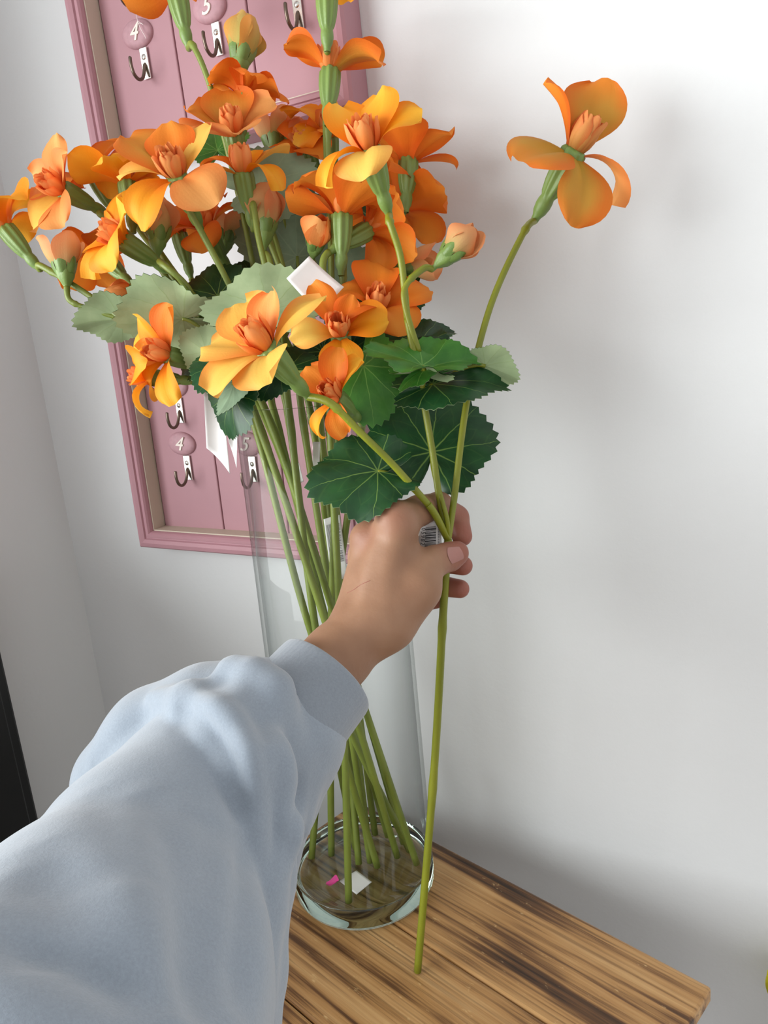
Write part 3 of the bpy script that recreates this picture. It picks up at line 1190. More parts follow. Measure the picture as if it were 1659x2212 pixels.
s4 = S('vase spray whose yellow bloom stands in front of a grey-green leaf', (815, 1872), 628, -0.02, (610, 700, 0.51))
s4.flower(526, 380, 0.51, (-.12, .88, .46), 0.98, 'droop', 'P2', 5, custom=[
    (22, .036, .030, 48, -8, -.3, .1, 'P4'), (192, .040, .034, 44, -62, .1, .1, 'P4'), (152, .038, .018, 58, -30, .2, .2, 'P1'), (325, .040, .020, 40, -85, -.2, .2, 'P2'), (90, .030, .028, 55, 0, 0, .1, 'P2')], via=[P(590, 640, 0.51), P(560, 520, 0.51), P(547, 440, 0.51)])
s4.bud(570, 505, 0.525, (.03, .99, .08), 1.05, 'PB', via=[P(600, 640, 0.52), P(582, 560, 0.523)])
s4.leaf((578, 672, 0.50), (562, 582, 0.515), (0, -.25, -.96), 1.35, fold=0.1, droop=0.1, top='leaf_d', under='leaf_u')
s4.leaf((605, 800, 0.50), (566, 850, 0.49), (-.1, .4, .9), 1.0, top='leaf_d')
s4.finish()

s5 = S('vase spray topped by a tight green bud in front of hook 5', (800, 1862), 648, 0.01, (640, 690, 0.55))
s5.flower(506, 296, 0.535, (-.10, .72, .68), 1.0, 'flat', 'P0', 6, custom=[
    (30, .036, .034, 46, 2, .25, .15, 'P0'), (98, .038, .038, 52, 18, -.2, .15, 'P3'), (150, .037, .036, 46, 12, .2, .15, 'P3'), (212, .035, .036, 40, 0, .1, .2, 'P0'), (285, .034, .038, 40, 2, -.1, .25, 'P0')], via=[P(600, 560, 0.545), P(548, 360, 0.54)], centre='PC')
s5.flower(527, 214, 0.575, (.02, .98, -.18), 0.89, 'droop', 'P1', 5, spin=0)
s5.bud(518, 135, 0.56, (.2, .97, .05), 1.12, 'PG', via=[P(590, 500, 0.56), P(515, 320, 0.56), P(484, 210, 0.56), P(497, 165, 0.56)])
s5.leaf((560, 400, 0.55), (675, 368, 0.555), (0, -.15, -1), 0.85, fold=0.05, droop=0.1, top='leaf_d', under='leaf_g', frm=P(575, 450, 0.545))
s5.leaf((560, 812, 0.53), (505, 842, 0.525), (0, .5, -.8), 0.9, under='leaf_u')
s5.finish()

s6 = S('tall vase spray whose top bloom overlaps the first plank groove', (775, 1866), 662, 0.025, (560, 640, 0.575))
s6.flower(382, -14, 0.565, (-.2, .97, .1), 1.1, 'open', 'P1', 5, via=[P(515, 420, 0.57), P(455, 190, 0.567), P(418, 100, 0.565)])
s6.flower(450, 500, 0.575, (-.3, .62, .7), 1.0, 'open', 'P1', 5, spin=70)
s6.leaf((548, 605, 0.57), (525, 558, 0.575), (0, .5, .8), 1.2, top='leaf_d')
s6.finish()

s7 = S('tall vase spray with one bloom in front of the board corner', (810, 1802), 700, 0.03, (715, 700, 0.55))
s7.flower(713, 160, 0.53, (.04, .99, -.1), 1.05, 'open', 'P1', 5, custom=[(165, .040, .028, 74, 8, .3, .1), (205, .034, .018, 58, -30, .2, .2), (22, .043, .032, 66, -5, -.3, .1), (338, .040, .030, 50, -55, .2, .1, 'P3'), (95, .034, .030, 74, 30, 0, .1)], via=[P(715, 560, 0.545), P(710, 380, 0.535), P(708, 260, 0.53)])
s7.flower(706, -16, 0.515, (0, .99, .1), 1.05, 'open', 'P2', 5, via=[P(716, 560, 0.53), P(704, 300, 0.52), P(704, 120, 0.515)])
s7.leaf((752, 760, 0.53), (730, 712, 0.54), (0, .5, .85), 1.2, top='leaf_d')
s7.leaf((690, 770, 0.53), (650, 735, 0.53), (0, .5, .85), 1.1, top='leaf_d')
s7.finish()

s8 = S('vase spray with an upright orange bloom and a peach bud by the blank card', (750, 1957), 720, -0.03, (742, 760, 0.505))
s8.flower(738, 470, 0.505, (.02, .98, .2), 1.0, 'open', 'P1', 5, spin=20, via=[P(741, 640, 0.505), P(742, 570, 0.505)])
s8.flower(790, 500, 0.55, (.62, .5, -.4), 0.95, 'droop', 'P1', 5)
s8.bud(680, 535, 0.515, (.25, .55, .8), 0.85, 'P0', split=False, via=[P(730, 640, 0.52), P(690, 590, 0.53)])
s8.leaf((772, 650, 0.54), (758, 535, 0.55), (0, -.1, -1), 0.95, fold=0.1, droop=0.05, under='leaf_g')
s8.leaf((698, 760, 0.505), (690, 830, 0.50), (0, .5, .85), 1.1, top='leaf_d')
s8.finish()

s9 = S('vase spray nearest the bare white wall, blooms facing away', (657, 1852), 792, 0.0, (838, 760, 0.535))
s9.flower(882, 352, 0.545, (.05, .98, -.05), 1.0, 'open', 'P1', 5, spin=40, via=[P(826, 640, 0.538), P(838, 520, 0.54), P(868, 430, 0.545)])
s9.flower(858, 455, 0.56, (.55, .72, -.2), 1.0, 'droop', 'P1', 5, via=[P(822, 640, 0.55), P(830, 540, 0.56)])
s9.bud(872, 575, 0.545, (.95, .05, .3), 0.95, 'PB', split=True, via=[P(826, 660, 0.54), P(838, 600, 0.543)])
s9.leaf((905, 745, 0.52), (832, 698, 0.53), (0, .7, .7), 1.0, top='leaf_d')
s9.leaf((898, 725, 0.53), (978, 702, 0.535), (0, .8, .55), 0.8, top='leaf_d', under='leaf_u')
s9.leaf((760, 440, 0.56), (852, 392, 0.565), (0, .2, .95), 0.9, top='leaf_d', petiole=False)
s9.leaf((835, 650, 0.55), (800, 575, 0.56), (0, .4, .9), 1.0, top='leaf_d')
s9.leaf((850, 650, 0.55), (885, 590, 0.555), (0, .3, .9), 1.0, top='leaf_d')
s9.finish()

s10 = S('vase spray with a yellow bloom turned to the side wall', (900, 1866), 578, -0.016, (440, 700, 0.53))
s10.flower(272, 524, 0.535, (-.74, .42, .52), 1.0, 'open', 'P2', 5, spin=60, via=[P(405, 620, 0.53), P(345, 566, 0.533)])
s10.flower(230, 562, 0.57, (-.62, .60, -.3), 1.0, 'droop', 'P1', 5, spin=20, via=[P(400, 690, 0.55), P(300, 625, 0.567)])
s10.bud(305, 645, 0.58, (-.96, .1, .2), 0.9, 'P0', via=[P(400, 670, 0.56), P(350, 640, 0.578)])
s10.finish()

s11 = S('vase spray with half hidden blooms deep inside the bunch', (768, 1832), 612, 0.03, (540, 700, 0.575))
s11.flower(388, 510, 0.585, (-.2, .85, .2), 0.95, 'open', 'P1', 5, spin=10)
s11.flower(585, 520, 0.60, (.1, .8, .4), 0.95, 'open', 'P1', 5)
s11.bud(487, 525, 0.565, (.15, .95, .1), 0.95, 'PB', split=True)
s11.leaf((474, 790, 0.505), (428, 835, 0.495), (-.2, .5, .8), 1.0, top='leaf_d')
s11.leaf((600, 640, 0.57), (660, 575, 0.58), (0, .3, .9), 1.1, top='leaf_d')
s11.finish()

s12 = S('low vase spray drooping over the lower hook board', (858, 1850), 552, -0.034, (500, 800, 0.52))
s12.flower(366, 768, 0.50, (-.62, .12, .77), 0.92, 'mix', 'P2', 5, custom=[(55, .036, .026, 48, 5, .2, .2, 'P1'), (122, .036, .018, 50, 5, -.3, .2, 'P2'), (172, .024, .022, 55, 10, 0, .2, 'P4'), (222, .040, .018, 40, -85, .2, .3, 'P2'), (292, .043, .026, 38, -25, .1, .2, 'P2')], via=[P(460, 800, 0.512)])
s12.flower(330, 816, 0.515, (-.97, .06, .1), 0.80, 'mix', 'P2', 4, spin=90, via=[P(450, 815, 0.518), P(350, 822, 0.515)])
s12.leaf((505, 852, 0.49), (458, 930, 0.50), (-.4, .25, .85), 1.0, fold=0.15, droop=0.5, top='leaf_d', under='leaf_u')
s12.leaf((505, 832, 0.48), (482, 905, 0.475), (.6, .1, -.75), 0.6, under='leaf_g')
s12.leaf((440, 778, 0.51), (385, 800, 0.515), (-.1, .4, .9), 0.9, top='leaf_d')
s12.leaf((420, 700, 0.53), (395, 745, 0.52), (-.1, .3, .9), 0.9, top='leaf_b')
s12.finish()

s13 = S('low vase spray with two small orange blooms above the vase rim', (716, 1846), 738, -0.025, (735, 800, 0.48))
s13.flower(735, 722, 0.475, (-.05, .35, .93), 0.90, 'mix', 'P2', 5, custom=[(12, .034, .030, 45, -20, .1, .1, 'P2'), (275, .036, .030, 40, -35, .1, .1, 'P2'), (122, .038, .020, 55, 0, .4, .2, 'P1'), (192, .034, .022, 45, -30, -.2, .2, 'P4'), (65, .026, .018, 60, 20, .2, .2, 'P1')])
s13.flower(728, 862, 0.44, (-.42, .32, .84), 0.86, 'mix', 'P2', 5, custom=[(70, .034, .023, 60, 5, .3, .2, 'P1'), (30, .034, .018, 60, -5, -.3, .2, 'P2'), (130, .031, .026, 50, -5, .1, .1, 'P1'), (225, .036, .015, 30, -95, .3, .3, 'P2'), (280, .030, .018, 40, -60, 0, .2, 'P1')])
s13.flower(812, 672, 0.53, (.15, .6, .7), 0.92, 'open', 'P1', 5, spin=20)
s13.leaf((785, 790, 0.475), (808, 908, 0.47), (0, .25, .97), 0.95, fold=0.1, droop=0.25, top='leaf_b')
s13.leaf((625, 795, 0.49), (660, 748, 0.50), (0, .4, .9), 1.0, top='leaf_d')
s13.finish()

s14 = S('vase spray at the back with crowded blooms below the board rail', (798, 1850), 682, 0.02, (655, 690, 0.58))
s14.flower(662, 325, 0.575, (-.3, .55, .78), 0.9, 'open', 'P1', 5, centre='PC2')
s14.flower(712, 300, 0.572, (0, .75, .65), 0.95, 'open', 'P2', 5, centre='PC2')
s14.bud(592, 322, 0.58, (-.1, .98, .1), 1.05, 'PB', split=True)
s14.bud(632, 335, 0.59, (.1, .98, .1), 1.0, 'PB')
s14.leaf((642, 555, 0.56), (632, 398, 0.57), (-.25, -.1, -.96), 0.85, fold=0.15, droop=0.05, under='leaf_g')
s14.finish()

# ---- the held spray
hb = on_z(902, 2098, TZ + 0.0015)
HJ = P(968, 1165, 0.475)
sh = Spray('single long flower spray held up by the hand beside the vase', hb, [], HJ, held=True)
sh.main_stem(0.0028, [hb, P(938, 1660, 0.528), P(957, 1330, 0.491), HJ])
jm = P(912, 850, 0.462)
pl = spline([HJ, P(950, 1080, 0.469), P(935, 980, 0.466), jm, P(880, 690, 0.46)], 10)
sh.parts.append(tube_vf([sh.rel(p) for p in pl], 0.0021, 9))
top_j = P(880, 690, 0.46)
sh.flower(800, 330, 0.445, (-.30, .76, .58), 1.05, frm=top_j, via=[P(866, 560, 0.457), P(842, 480, 0.452)], centre='PC', custom=[
    (118, .034, .032, 68, 30, .2, -.05, 'P2'), (58, .036, .032, 66, 24, -.25, -.05, 'P2'), (8, .034, .026, 55, -25, .35, .1, 'P2'),
    (262, .035, .034, 40, -62, 0, -.08, 'P4'), (212, .037, .022, 45, -75, .2, .1, 'P2'), (88, .033, .028, 48, 20, 0, .1, 'P1')])
sh.bud(962, 556, 0.462, (.74, .62, .2), 0.86, 'PB', frm=P(905, 760, 0.461), via=[P(875, 660, 0.456), P(878, 615, 0.457), P(915, 580, 0.46)])
# left bloom
lb = sh.branch(HJ, P(945, 1125, 0.466) - HJ, P(925, 1090, 0.4575), P(900, 1060, 0.4545) - P(925, 1090, 0.4575), 0.0023, node=False)
sh.flower(580, 756, 0.408, (-.50, .56, .66), 1.06, frm=P(925, 1090, 0.4575), via=[P(850, 1005, 0.449), P(780, 936, 0.440), P(715, 872, 0.431)], centre='PC', custom=[
    (158, .037, .034, 40, -8, .1, .1, 'P4'), (112, .033, .032, 45, 10, -.1, .15, 'P4'), (62, .028, .022, 60, 15, .3, .2, 'P0'),
    (22, .039, .030, 40, -30, -.35, -.1, 'P4'), (278, .032, .034, 35, -25, .1, .05, 'P4'), (212, .036, .034, 38, -30, 0, .05, 'P4')])
# right bloom
sh.flower(1236, 335, 0.485, (.44, .74, .5), 1.25, frm=HJ, via=[P(982, 1070, 0.476), P(1010, 860, 0.482), P(1060, 660, 0.488), P(1130, 505, 0.492)], centre='PC2', custom=[
    (92, .039, .033, 80, 55, -.3, .05, 'P3'), (158, .036, .022, 62, 14, .15, .25, 'P1'), (220, .037, .042, 4, -46, .1, -.05, 'P3'),
    (290, .042, .030, -5, -82, .35, .1, 'P3'), (345, .038, .018, 40, -85, -.4, .2, 'P0')])
# leaves of the held spray
sh.leaf((933, 976, 0.496), (945, 828, 0.509), (0, .08, 1), 1.0, fold=0.14, droop=0.2, wave=0.055, top='leaf_d', frm=P(948, 1075, 0.4688), seed=3)
sh.leaf((816, 1018, 0.454), (674, 1034, 0.444), (.05, .52, .85), 0.86, fold=0.16, droop=0.4, wave=0.10, top='leaf_d', frm=P(930, 1094, 0.4580), seed=8)
sh.leaf((912, 790, 0.452), (800, 745, 0.45), (-.1, .84, .5), 0.85, fold=0.35, droop=0.25, wave=0.1, top='leaf_b', frm=jm, seed=4)
sh.leaf((915, 800, 0.455), (1020, 752, 0.455), (.15, .78, .6), 0.8, fold=0.35, droop=0.3, wave=0.1, top='leaf_b', frm=jm, seed=5)
sh.leaf((935, 830, 0.46), (1082, 792, 0.455), (.1, .7, .68), 0.72, fold=0.15, droop=0.4, top='leaf_d', frm=jm, seed=6)
sh.leaf((1048, 790, 0.468), (1116, 812, 0.47), (.2, .5, -.8), 0.8, fold=0.2, droop=0.3, under='leaf_u', frm=jm, seed=9)
sh.branch(HJ, HJ, P(938, 1000, 0.490), HJ, 0.0015, node=False, via=[P(966, 1125, 0.4675), P(956, 1085, 0.4665), P(944, 1040, 0.4735)])
sh.finish()

# ------------------------------------------------------------------ price tags and scraps
RG = random.Random(3)


def bars(b0, b1, a0, a1, n, vertical=True):
    out, p = [], b0
    tot = b1 - b0
    while p < b1:
        w = RG.choice([1, 1, 2, 3]) * tot / n
        out.append((a0, a1, p, min(p + w, b1)))
        p += w + RG.choice([1, 1, 2]) * tot / n
    return out


# tag in the hand (part of the held spray)
hc = [P(908, 1128, 0.478), P(953, 1122, 0.4755), P(954, 1192, 0.4745), P(902, 1195, 0.477)]
tg = quad_paper('price_tag', hc, 'paper', sh.root, hb, bulge=-0.002)
tg['label'] = 'white barcode tag'
paper_strips('barcode', hc, bars(0.2, 0.95, 0.30, 0.78, 62), 'ink', tg, hb, bulge=-0.002)
paper_strips('fine_print', hc, [(0.86, 0.92, 0.2 + 0.05 * k, 0.2 + 0.05 * k + 0.03) for k in range(14)], 'greyink', tg, hb, bulge=-0.002)
ex = (hc[3] - hc[0]).normalized()
ezn = (hc[1] - hc[0]).cross(ex).normalized()
if ezn.dot(CF) > 0:
    ezn = -ezn
ey = ezn.cross(ex)
for k, ch in enumerate('059824'):
    p = hc[0].lerp(hc[1], 0.20).lerp(hc[3].lerp(hc[2], 0.20), 0.25 + 0.115 * k) + ezn * 0.0022
    M4 = Matrix((ex, ey, ezn)).transposed().to_4x4()
    M4.translation = p - hb
    text_mesh('digit', ch, 0.0036, 0.00005, 'ink', tg, M4)


def card(spray, px, bulge, label):
    cs = [P(*q) for q in px]
    o = quad_paper('price_tag', cs, 'paper', spray.root, spray.base, bulge)
    o['label'] = label
    return o, cs


card(s8, [(668, 553, 0.482), (743, 620, 0.482), (690, 676, 0.475), (619, 601, 0.475)], 0.001, 'blank white card tag')
o, cs = card(s6, [(699, 1122, 0.590), (734, 1112, 0.590), (752, 1248, 0.600), (717, 1258, 0.600)], 0.001, 'white barcode tag')
paper_strips('barcode', cs, bars(0.12, 0.72, 0.55, 0.88, 80), 'greyink', o, s6.base, bulge=0.001)
paper_strips('fine_print', cs, [(0.10 + 0.06 * k, 0.13 + 0.06 * k, 0.1, 0.75 + 0.1 * (k % 2)) for k in range(6)], 'greyink', o, s6.base, bulge=0.001)
card(s12, [(440, 850, 0.53), (480, 850, 0.53), (497, 1024, 0.55), (446, 968, 0.545)], 0.003, 'curled white paper tag')
card(s2, [(490, 850, 0.520), (515, 850, 0.520), (511, 1012, 0.528), (494, 955, 0.526)], 0.002, 'narrow white paper tag')
card(s3, [(635, 1005, 0.60), (646, 1000, 0.60), (656, 1040, 0.602), (645, 1046, 0.602)], 0.0005, 'small white tag')
card(s11, [(640, 1110, 0.61), (656, 1108, 0.61), (662, 1142, 0.612), (646, 1146, 0.612)], 0.0005, 'small white tag')
card(s14, [(676, 955, 0.59), (692, 955, 0.59), (690, 1020, 0.60), (675, 1020, 0.60)], 0.0005, 'small white tag')

zz = VB + 0.0006
cs = [on_z(u, v, zz) for u, v in ((770, 1880), (803, 1905), (770, 1932), (733, 1903))]
tag(quad_paper('paper_scrap', cs, 'paper'), 'square white paper scrap on the floor of the vase', 'paper')
pm = petal_vf(0.013, 0.012, rad(8), rad(40), 0.4, 0.0008, 5, nu=6, nv=7)
o = mesh_obj('loose_petal', pm[0], pm[1], 'pinkpetal', uvs=pm[2], loc=on_z(697, 1908, zz + 0.0006))
o.rotation_euler = (0, 0, 0.15)
tag(o, 'small bright pink petal lying on the floor of the vase', 'petal')

# yellow bloom peeking in at the right edge
yb = P(1672, 2150, 0.62)
yr = empty('yellow_tulip', (yb.x, yb.y, 0.0), 'bright yellow petal tip of a bloom by the white wall', 'flower')
for k in range(5):
    me = raw_mesh('petal', *petal_vf(0.034, 0.022, rad(55), rad(96), 0.5, 0.0008, 300 + k), mat='yellow')
    o = place(me, 'petal', yr, Matrix.Translation((0.006, 0, yb.z - 0.012)) @ Matrix.Rotation(k * 1.257 + 0.5, 4, 'Z'))
V, F = tube_vf(spline([(0.006, 0, 0.0005), (0.009, 0, 0.3), (0.006, 0, yb.z - 0.012)], 8), 0.003, 8)
mesh_obj('stem', V, F, 'stem', yr)


# ------------------------------------------------------------------ arm (implicit surface, meshed once)
def to_cam(p):
    q = p - CAM
    return np.array([q.dot(CR), q.dot(CU), q.dot(CF)])


def Q(u, v, d):
    return np.array([(u - W / 2) / FPX * d, -(v - H / 2) / FPX * d, d])


def seg_dist(G, a, b):
    ba = b - a
    t = np.clip(((G - a) @ ba) / max(ba @ ba, 1e-12), 0, 1)
    dd = G - a - t[..., None] * ba
    return np.sqrt((dd * dd).sum(-1)), t


def cone(G, a, b, ra, rb):
    d, t = seg_dist(G, a, b)
    return d - (ra + (rb - ra) * t)


def smin(a, b, k):
    h = np.clip(0.5 + 0.5 * (b - a) / k, 0, 1)
    return b + (a - b) * h - k * h * (1 - h)


def chain(G, pts, k=0.003):
    r = None
    for i in range(len(pts) - 1):
        c = cone(G, Q(*pts[i][:3]), Q(*pts[i + 1][:3]), pts[i][3], pts[i + 1][3])
        r = c if r is None else smin(r, c, k)
    return r


def surface_nets(fn, lo, hi, h):
    ns = [int(math.ceil((hi[i] - lo[i]) / h)) + 1 for i in range(3)]
    ax = [lo[i] + h * np.arange(ns[i]) for i in range(3)]
    # coarse pass first, then only the blocks near the surface at full resolution
    B = 5
    nb = [-(-n // B) for n in ns]
    bc = [lo[i] + h * (np.arange(nb[i]) * B + (B - 1) / 2) for i in range(3)]
    fc = fn(np.stack(np.meshgrid(*bc, indexing='ij'), -1).astype(np.float32).reshape(-1, 3)).reshape(nb)
    near = np.abs(fc) < h * B * 0.87 + 0.004
    f = fc.astype(np.float32)
    for i in range(3):
        f = np.repeat(f, B, axis=i)
        near = np.repeat(near, B, axis=i)
    f = f[:ns[0], :ns[1], :ns[2]].copy()
    near = near[:ns[0], :ns[1], :ns[2]]
    ii = np.argwhere(near)
    vals = np.empty(len(ii), np.float32)
    for k in range(0, len(ii), 200000):
        pt = (ii[k:k + 200000] * h + np.array(lo)).astype(np.float32)
        vals[k:k + 200000] = fn(pt)
    f[near] = vals
    inside = f < 0
    c = [n - 1 for n in ns]
    acc = np.zeros(c + [3], np.float32)
    cnt = np.zeros(c, np.float32)
    offs = [(i, j, k) for i in (0, 1) for j in (0, 1) for k in (0, 1)]

    def sub(A, o):
        return A[o[0]:o[0] + c[0], o[1]:o[1] + c[1], o[2]:o[2] + c[2]]
    for o in offs:
        for axis in range(3):
            if o[axis]:
                continue
            o2 = list(o)
            o2[axis] = 1
            fa, fb = sub(f, o), sub(f, o2)
            cr = (fa < 0) != (fb < 0)
            t = np.where(cr, fa / np.where(cr, fa - fb, 1), 0)
            for q in range(3):
                acc[..., q] += np.where(cr, o[q] + (t if q == axis else 0), 0)
            cnt += cr
    act = cnt > 0
    idx = -np.ones(c, np.int64)
    idx[act] = np.arange(act.sum())
    cells = np.argwhere(act)
    V = (cells + acc[act] / cnt[act][:, None]) * h + np.array(lo)
    F = []
    for axis in range(3):
        a1, a2 = [(1, 2), (2, 0), (0, 1)][axis]
        sl0 = [slice(None)] * 3
        sl1 = [slice(None)] * 3
        sl0[axis] = slice(0, ns[axis] - 1)
        sl1[axis] = slice(1, ns[axis])
        ia, ib = inside[tuple(sl0)], inside[tuple(sl1)]
        e = np.argwhere(ia != ib)
        e = e[(e[:, a1] > 0) & (e[:, a2] > 0) & (e[:, a1] < c[a1]) & (e[:, a2] < c[a2])]
        d1 = np.zeros(3, int)
        d1[a1] = 1
        d2 = np.zeros(3, int)
        d2[a2] = 1
        q = [idx[tuple((e - s).T)] for s in (d1 * 0, d1, d1 + d2, d2)]
        quad = np.stack(q, 1)
        fl = ia[tuple(e.T)]
        quad[~fl] = quad[~fl][:, ::-1]
        F.append(quad)
    return V, np.concatenate(F)


def cam_mesh(name, V, F, mat, parent, origin, smooth_iter=4):
    R = np.array([list(CR), list(CU), list(CF)])
    Wv = V @ R + np.array(list(CAM)) - np.array(list(origin))
    o = mesh_obj(name, Wv.tolist(), F.tolist(), mat, parent)
    bm = bmesh.new()
    bm.from_mesh(o.data)
    bmesh.ops.recalc_face_normals(bm, faces=bm.faces)
    bm.to_mesh(o.data)
    bm.free()
    o.data.polygons.foreach_set('use_smooth', [True] * len(o.data.polygons))
    if smooth_iter:
        s = o.modifiers.new('smooth', 'SMOOTH')
        s.factor = 0.5
        s.iterations = smooth_iter
    return o


FING = {
    'index': [(858, 1128, .4525, .0112), (905, 1103, .470, .0093), (948, 1092, .489, .0085), (986, 1118, .4965, .0078), (998, 1158, .488, .0066)],
    'middle': [(802, 1168, .469, .0108), (860, 1172, .498, .0095), (905, 1190, .512, .0088), (962, 1212, .4890, .0075), (1000, 1222, .4825, .0062)],
    'ring': [(790, 1198, .484, .0102), (845, 1215, .513, .0090), (888, 1240, .521, .0083), (948, 1265, .4985, .0070), (994, 1272, .4910, .0060)],
    'little': [(796, 1230, .497, .0095), (840, 1265, .518, .0080), (872, 1293, .525, .0072), (912, 1301, .512, .0064), (943, 1296, .5000, .0056)],
}
THUMB = [(838, 1335, .449, .0175), (905, 1268, .4505, .0122), (922, 1225, .4565, .0098), (940, 1212, .4610, .0092), (968, 1203, .4668, .0086), (988, 1193, .4685, .0068)]


def hand_sdf(G):
    palm = chain(G, [(480, 1680, .385, .024), (640, 1510, .415, .0215), (730, 1418, .4385, .0192), (772, 1375, .446, .0185)], .004)
    meta = [[(800, 1350, .447, .0165), (858, 1132, .4525, .0116)],
            [(786, 1350, .453, .0160), (802, 1172, .468, .0112)],
            [(782, 1350, .459, .0150), (792, 1202, .483, .0105)],
            [(790, 1350, .465, .0140), (798, 1234, .496, .0098)]]
    for m in meta:
        palm = smin(palm, chain(G, m), .010)
    palm = smin(palm, chain(G, [(835, 1325, .458, .018), (842, 1200, .468, .014)]), .010)
    palm = smin(palm, chain(G, THUMB[:2]), .010)
    palm = smin(palm, chain(G, [(885, 1285, .452, .013), (872, 1175, .4585, .0080)]), .008)
    # knuckle bumps and tendon valleys
    palm = smin(palm, cone(G, Q(852, 1122, .4475), Q(858, 1132, .4475), .0085, .0085), .009)
    palm = smin(palm, cone(G, Q(793, 1160, .4640), Q(797, 1170, .4640), .0082, .0082), .009)
    for a, b in (((826, 1165, .444), (800, 1290, .432)), ((780, 1195, .458), (765, 1300, .440))):
        d, t = seg_dist(G, Q(*a), Q(*b))
        palm = palm + 0.0012 * np.exp(-(d / .0065) ** 2)
    r = None
    for nm, pts in FING.items():
        fd = chain(G, pts, .0025)
        D = smin(palm, fd, .0055)
        r = D if r is None else np.minimum(r, D)
    th = chain(G, THUMB[1:], .003)
    th = smin(th, cone(G, Q(975, 1203, .4683), Q(984, 1198, .4688), .0080, .0074), .002)
    D = smin(palm, th, .006)
    r = np.minimum(r, D)
    return r


arm_o = P(560, 1640, 0.40)
person = empty('person', arm_o, 'outstretched arm in a pale blue sweatshirt sleeve, hand gripping a flower stem', 'person')
pts = np.array([Q(*p[:3]) for k in FING.values() for p in k] + [Q(*p[:3]) for p in THUMB] + [Q(560, 1600, .40)])
lo, hi = pts.min(0) - 0.028, pts.max(0) + 0.028
V, F = surface_nets(hand_sdf, lo, hi, 0.0010)
hand = cam_mesh('hand', V, F, 'skin', person, arm_o, 3)
tips = np.array([Q(*FING[k][j][:3]) for k in FING for j in (3, 4)] + [Q(*THUMB[-1][:3])])
fl = np.zeros(len(V))
for t in tips:
    fl = np.maximum(fl, np.clip(1.35 - np.sqrt(((V - t) ** 2).sum(1)) / 0.016, 0, 1))
for t in (Q(852, 1115, .44), Q(793, 1155, .455)):
    fl = np.maximum(fl, 0.35 * np.clip(1.3 - np.sqrt(((V - t) ** 2).sum(1)) / 0.012, 0, 1))
at = hand.data.attributes.new('flush', 'FLOAT', 'POINT')
at.data.foreach_set('value', fl)

# nail of the thumb and scratch on the back of the hand: laid on the hand's surface
bpy.context.view_layer.update()
from mathutils.bvhtree import BVHTree
bvh = BVHTree.FromObject(hand, bpy.context.evaluated_depsgraph_get())


def on_hand(u, v):
    o = CAM - arm_o
    h = bvh.ray_cast(o, ray(u, v).normalized())
    return h[0], h[1]


V, F = [], []
NU, NV = 10, 10
ok = True
for i in range(NV + 1):
    for j in range(NU + 1):
        a, b = -1 + 2 * j / NU, i / NV
        # along the thumb from root (968,1200) to tip (1001,1190)
        k = math.sqrt(max(0, 1 - (a ** 2) * 0.55))
        u = 966 + 5 * a * a + (34 - 5 * a * a) * (b * (0.6 + 0.4 * k)) + a * 5.0
        v = 1201 - 7 * b + a * (18 - 4.5 * b)
        p, n = on_hand(u, v)
        if p is None:
            p = P(u, v, 0.455) - arm_o
            n = -CF
        V.append(p + n * (0.00035))
for i in range(NV):
    for j in range(NU):
        a = i * (NU + 1) + j
        F.append((a, a + 1, a + NU + 2, a + NU + 1))
nl = mesh_obj('thumb_nail', V, F, 'nail', hand)
nl['label'] = 'short pink thumb nail'
sm = nl.modifiers.new('s', 'SMOOTH')
sm.iterations = 3
pp = []
for u, v in ((750, 1281), (762, 1275), (775, 1266), (788, 1259), (800, 1254)):
    p, n = on_hand(u, v)
    if p is not None:
        pp.append(p)
if len(pp) > 2:
    V, F = tube_vf(spline(pp, 4), 0.00016, 6)
    mesh_obj('scratch', V, F, 'scratch', hand)


def sleeve_sdf(G):
    main = chain(G, [(60, 2420, .235, .070), (205, 2150, .282, .064), (315, 1885, .335, .048), (425, 1712, .380, .042)], .01)
    back = chain(G, [(275, 1690, .425, .030), (345, 1600, .420, .0285), (455, 1565, .412, .031), (560, 1570, .408, .034), (610, 1600, .405, .033)], .01)
    body = chain(G, [(600, 1590, .405, .033), (588, 1720, .398, .024), (552, 1850, .385, .021), (528, 1980, .365, .020), (503, 2100, .345, .020), (478, 2230, .325, .020), (450, 2420, .30, .02)], .006)
    roll = chain(G, [(330, 1506, .396, .004), (415, 1520, .377, .011), (492, 1562, .361, .016), (545, 1655, .348, .0175), (566, 1790, .343, .0165), (535, 1960, .330, .016), (505, 2250, .297, .015)], .006)
    under = chain(G, [(560, 1760, .372, .020), (560, 1900, .352, .016), (535, 2100, .328, .016), (505, 2300, .30, .018)], .006)
    r = smin(back, body, .008)
    r = smin(r, roll, .006)
    r = smin(r, under, .004)
    r = smin(r, main, .003)
    # puffs gathered up against the cuff seam
    for a, b, rr in (((508, 1462, .386), (470, 1500, .380), .011), ((548, 1470, .380), (515, 1530, .368), .012), ((586, 1494, .376), (560, 1590, .362), .012),
                     ((606, 1538, .375), (592, 1660, .366), .009), ((624, 1585, .376), (612, 1720, .368), .008), ((645, 1630, .379), (630, 1770, .373), .0075),
                     ((668, 1668, .386), (650, 1790, .380), .007)):
        r = smin(r, cone(G, Q(*a), Q(*b), rr, rr * 0.75), .005)
    return r


lo = Q(-500, 2500, .3)
lo = np.array([-0.33, -0.30, 0.15])
hi = np.array([0.02, -0.06, 0.47])
V, F = surface_nets(sleeve_sdf, lo, hi, 0.0019)
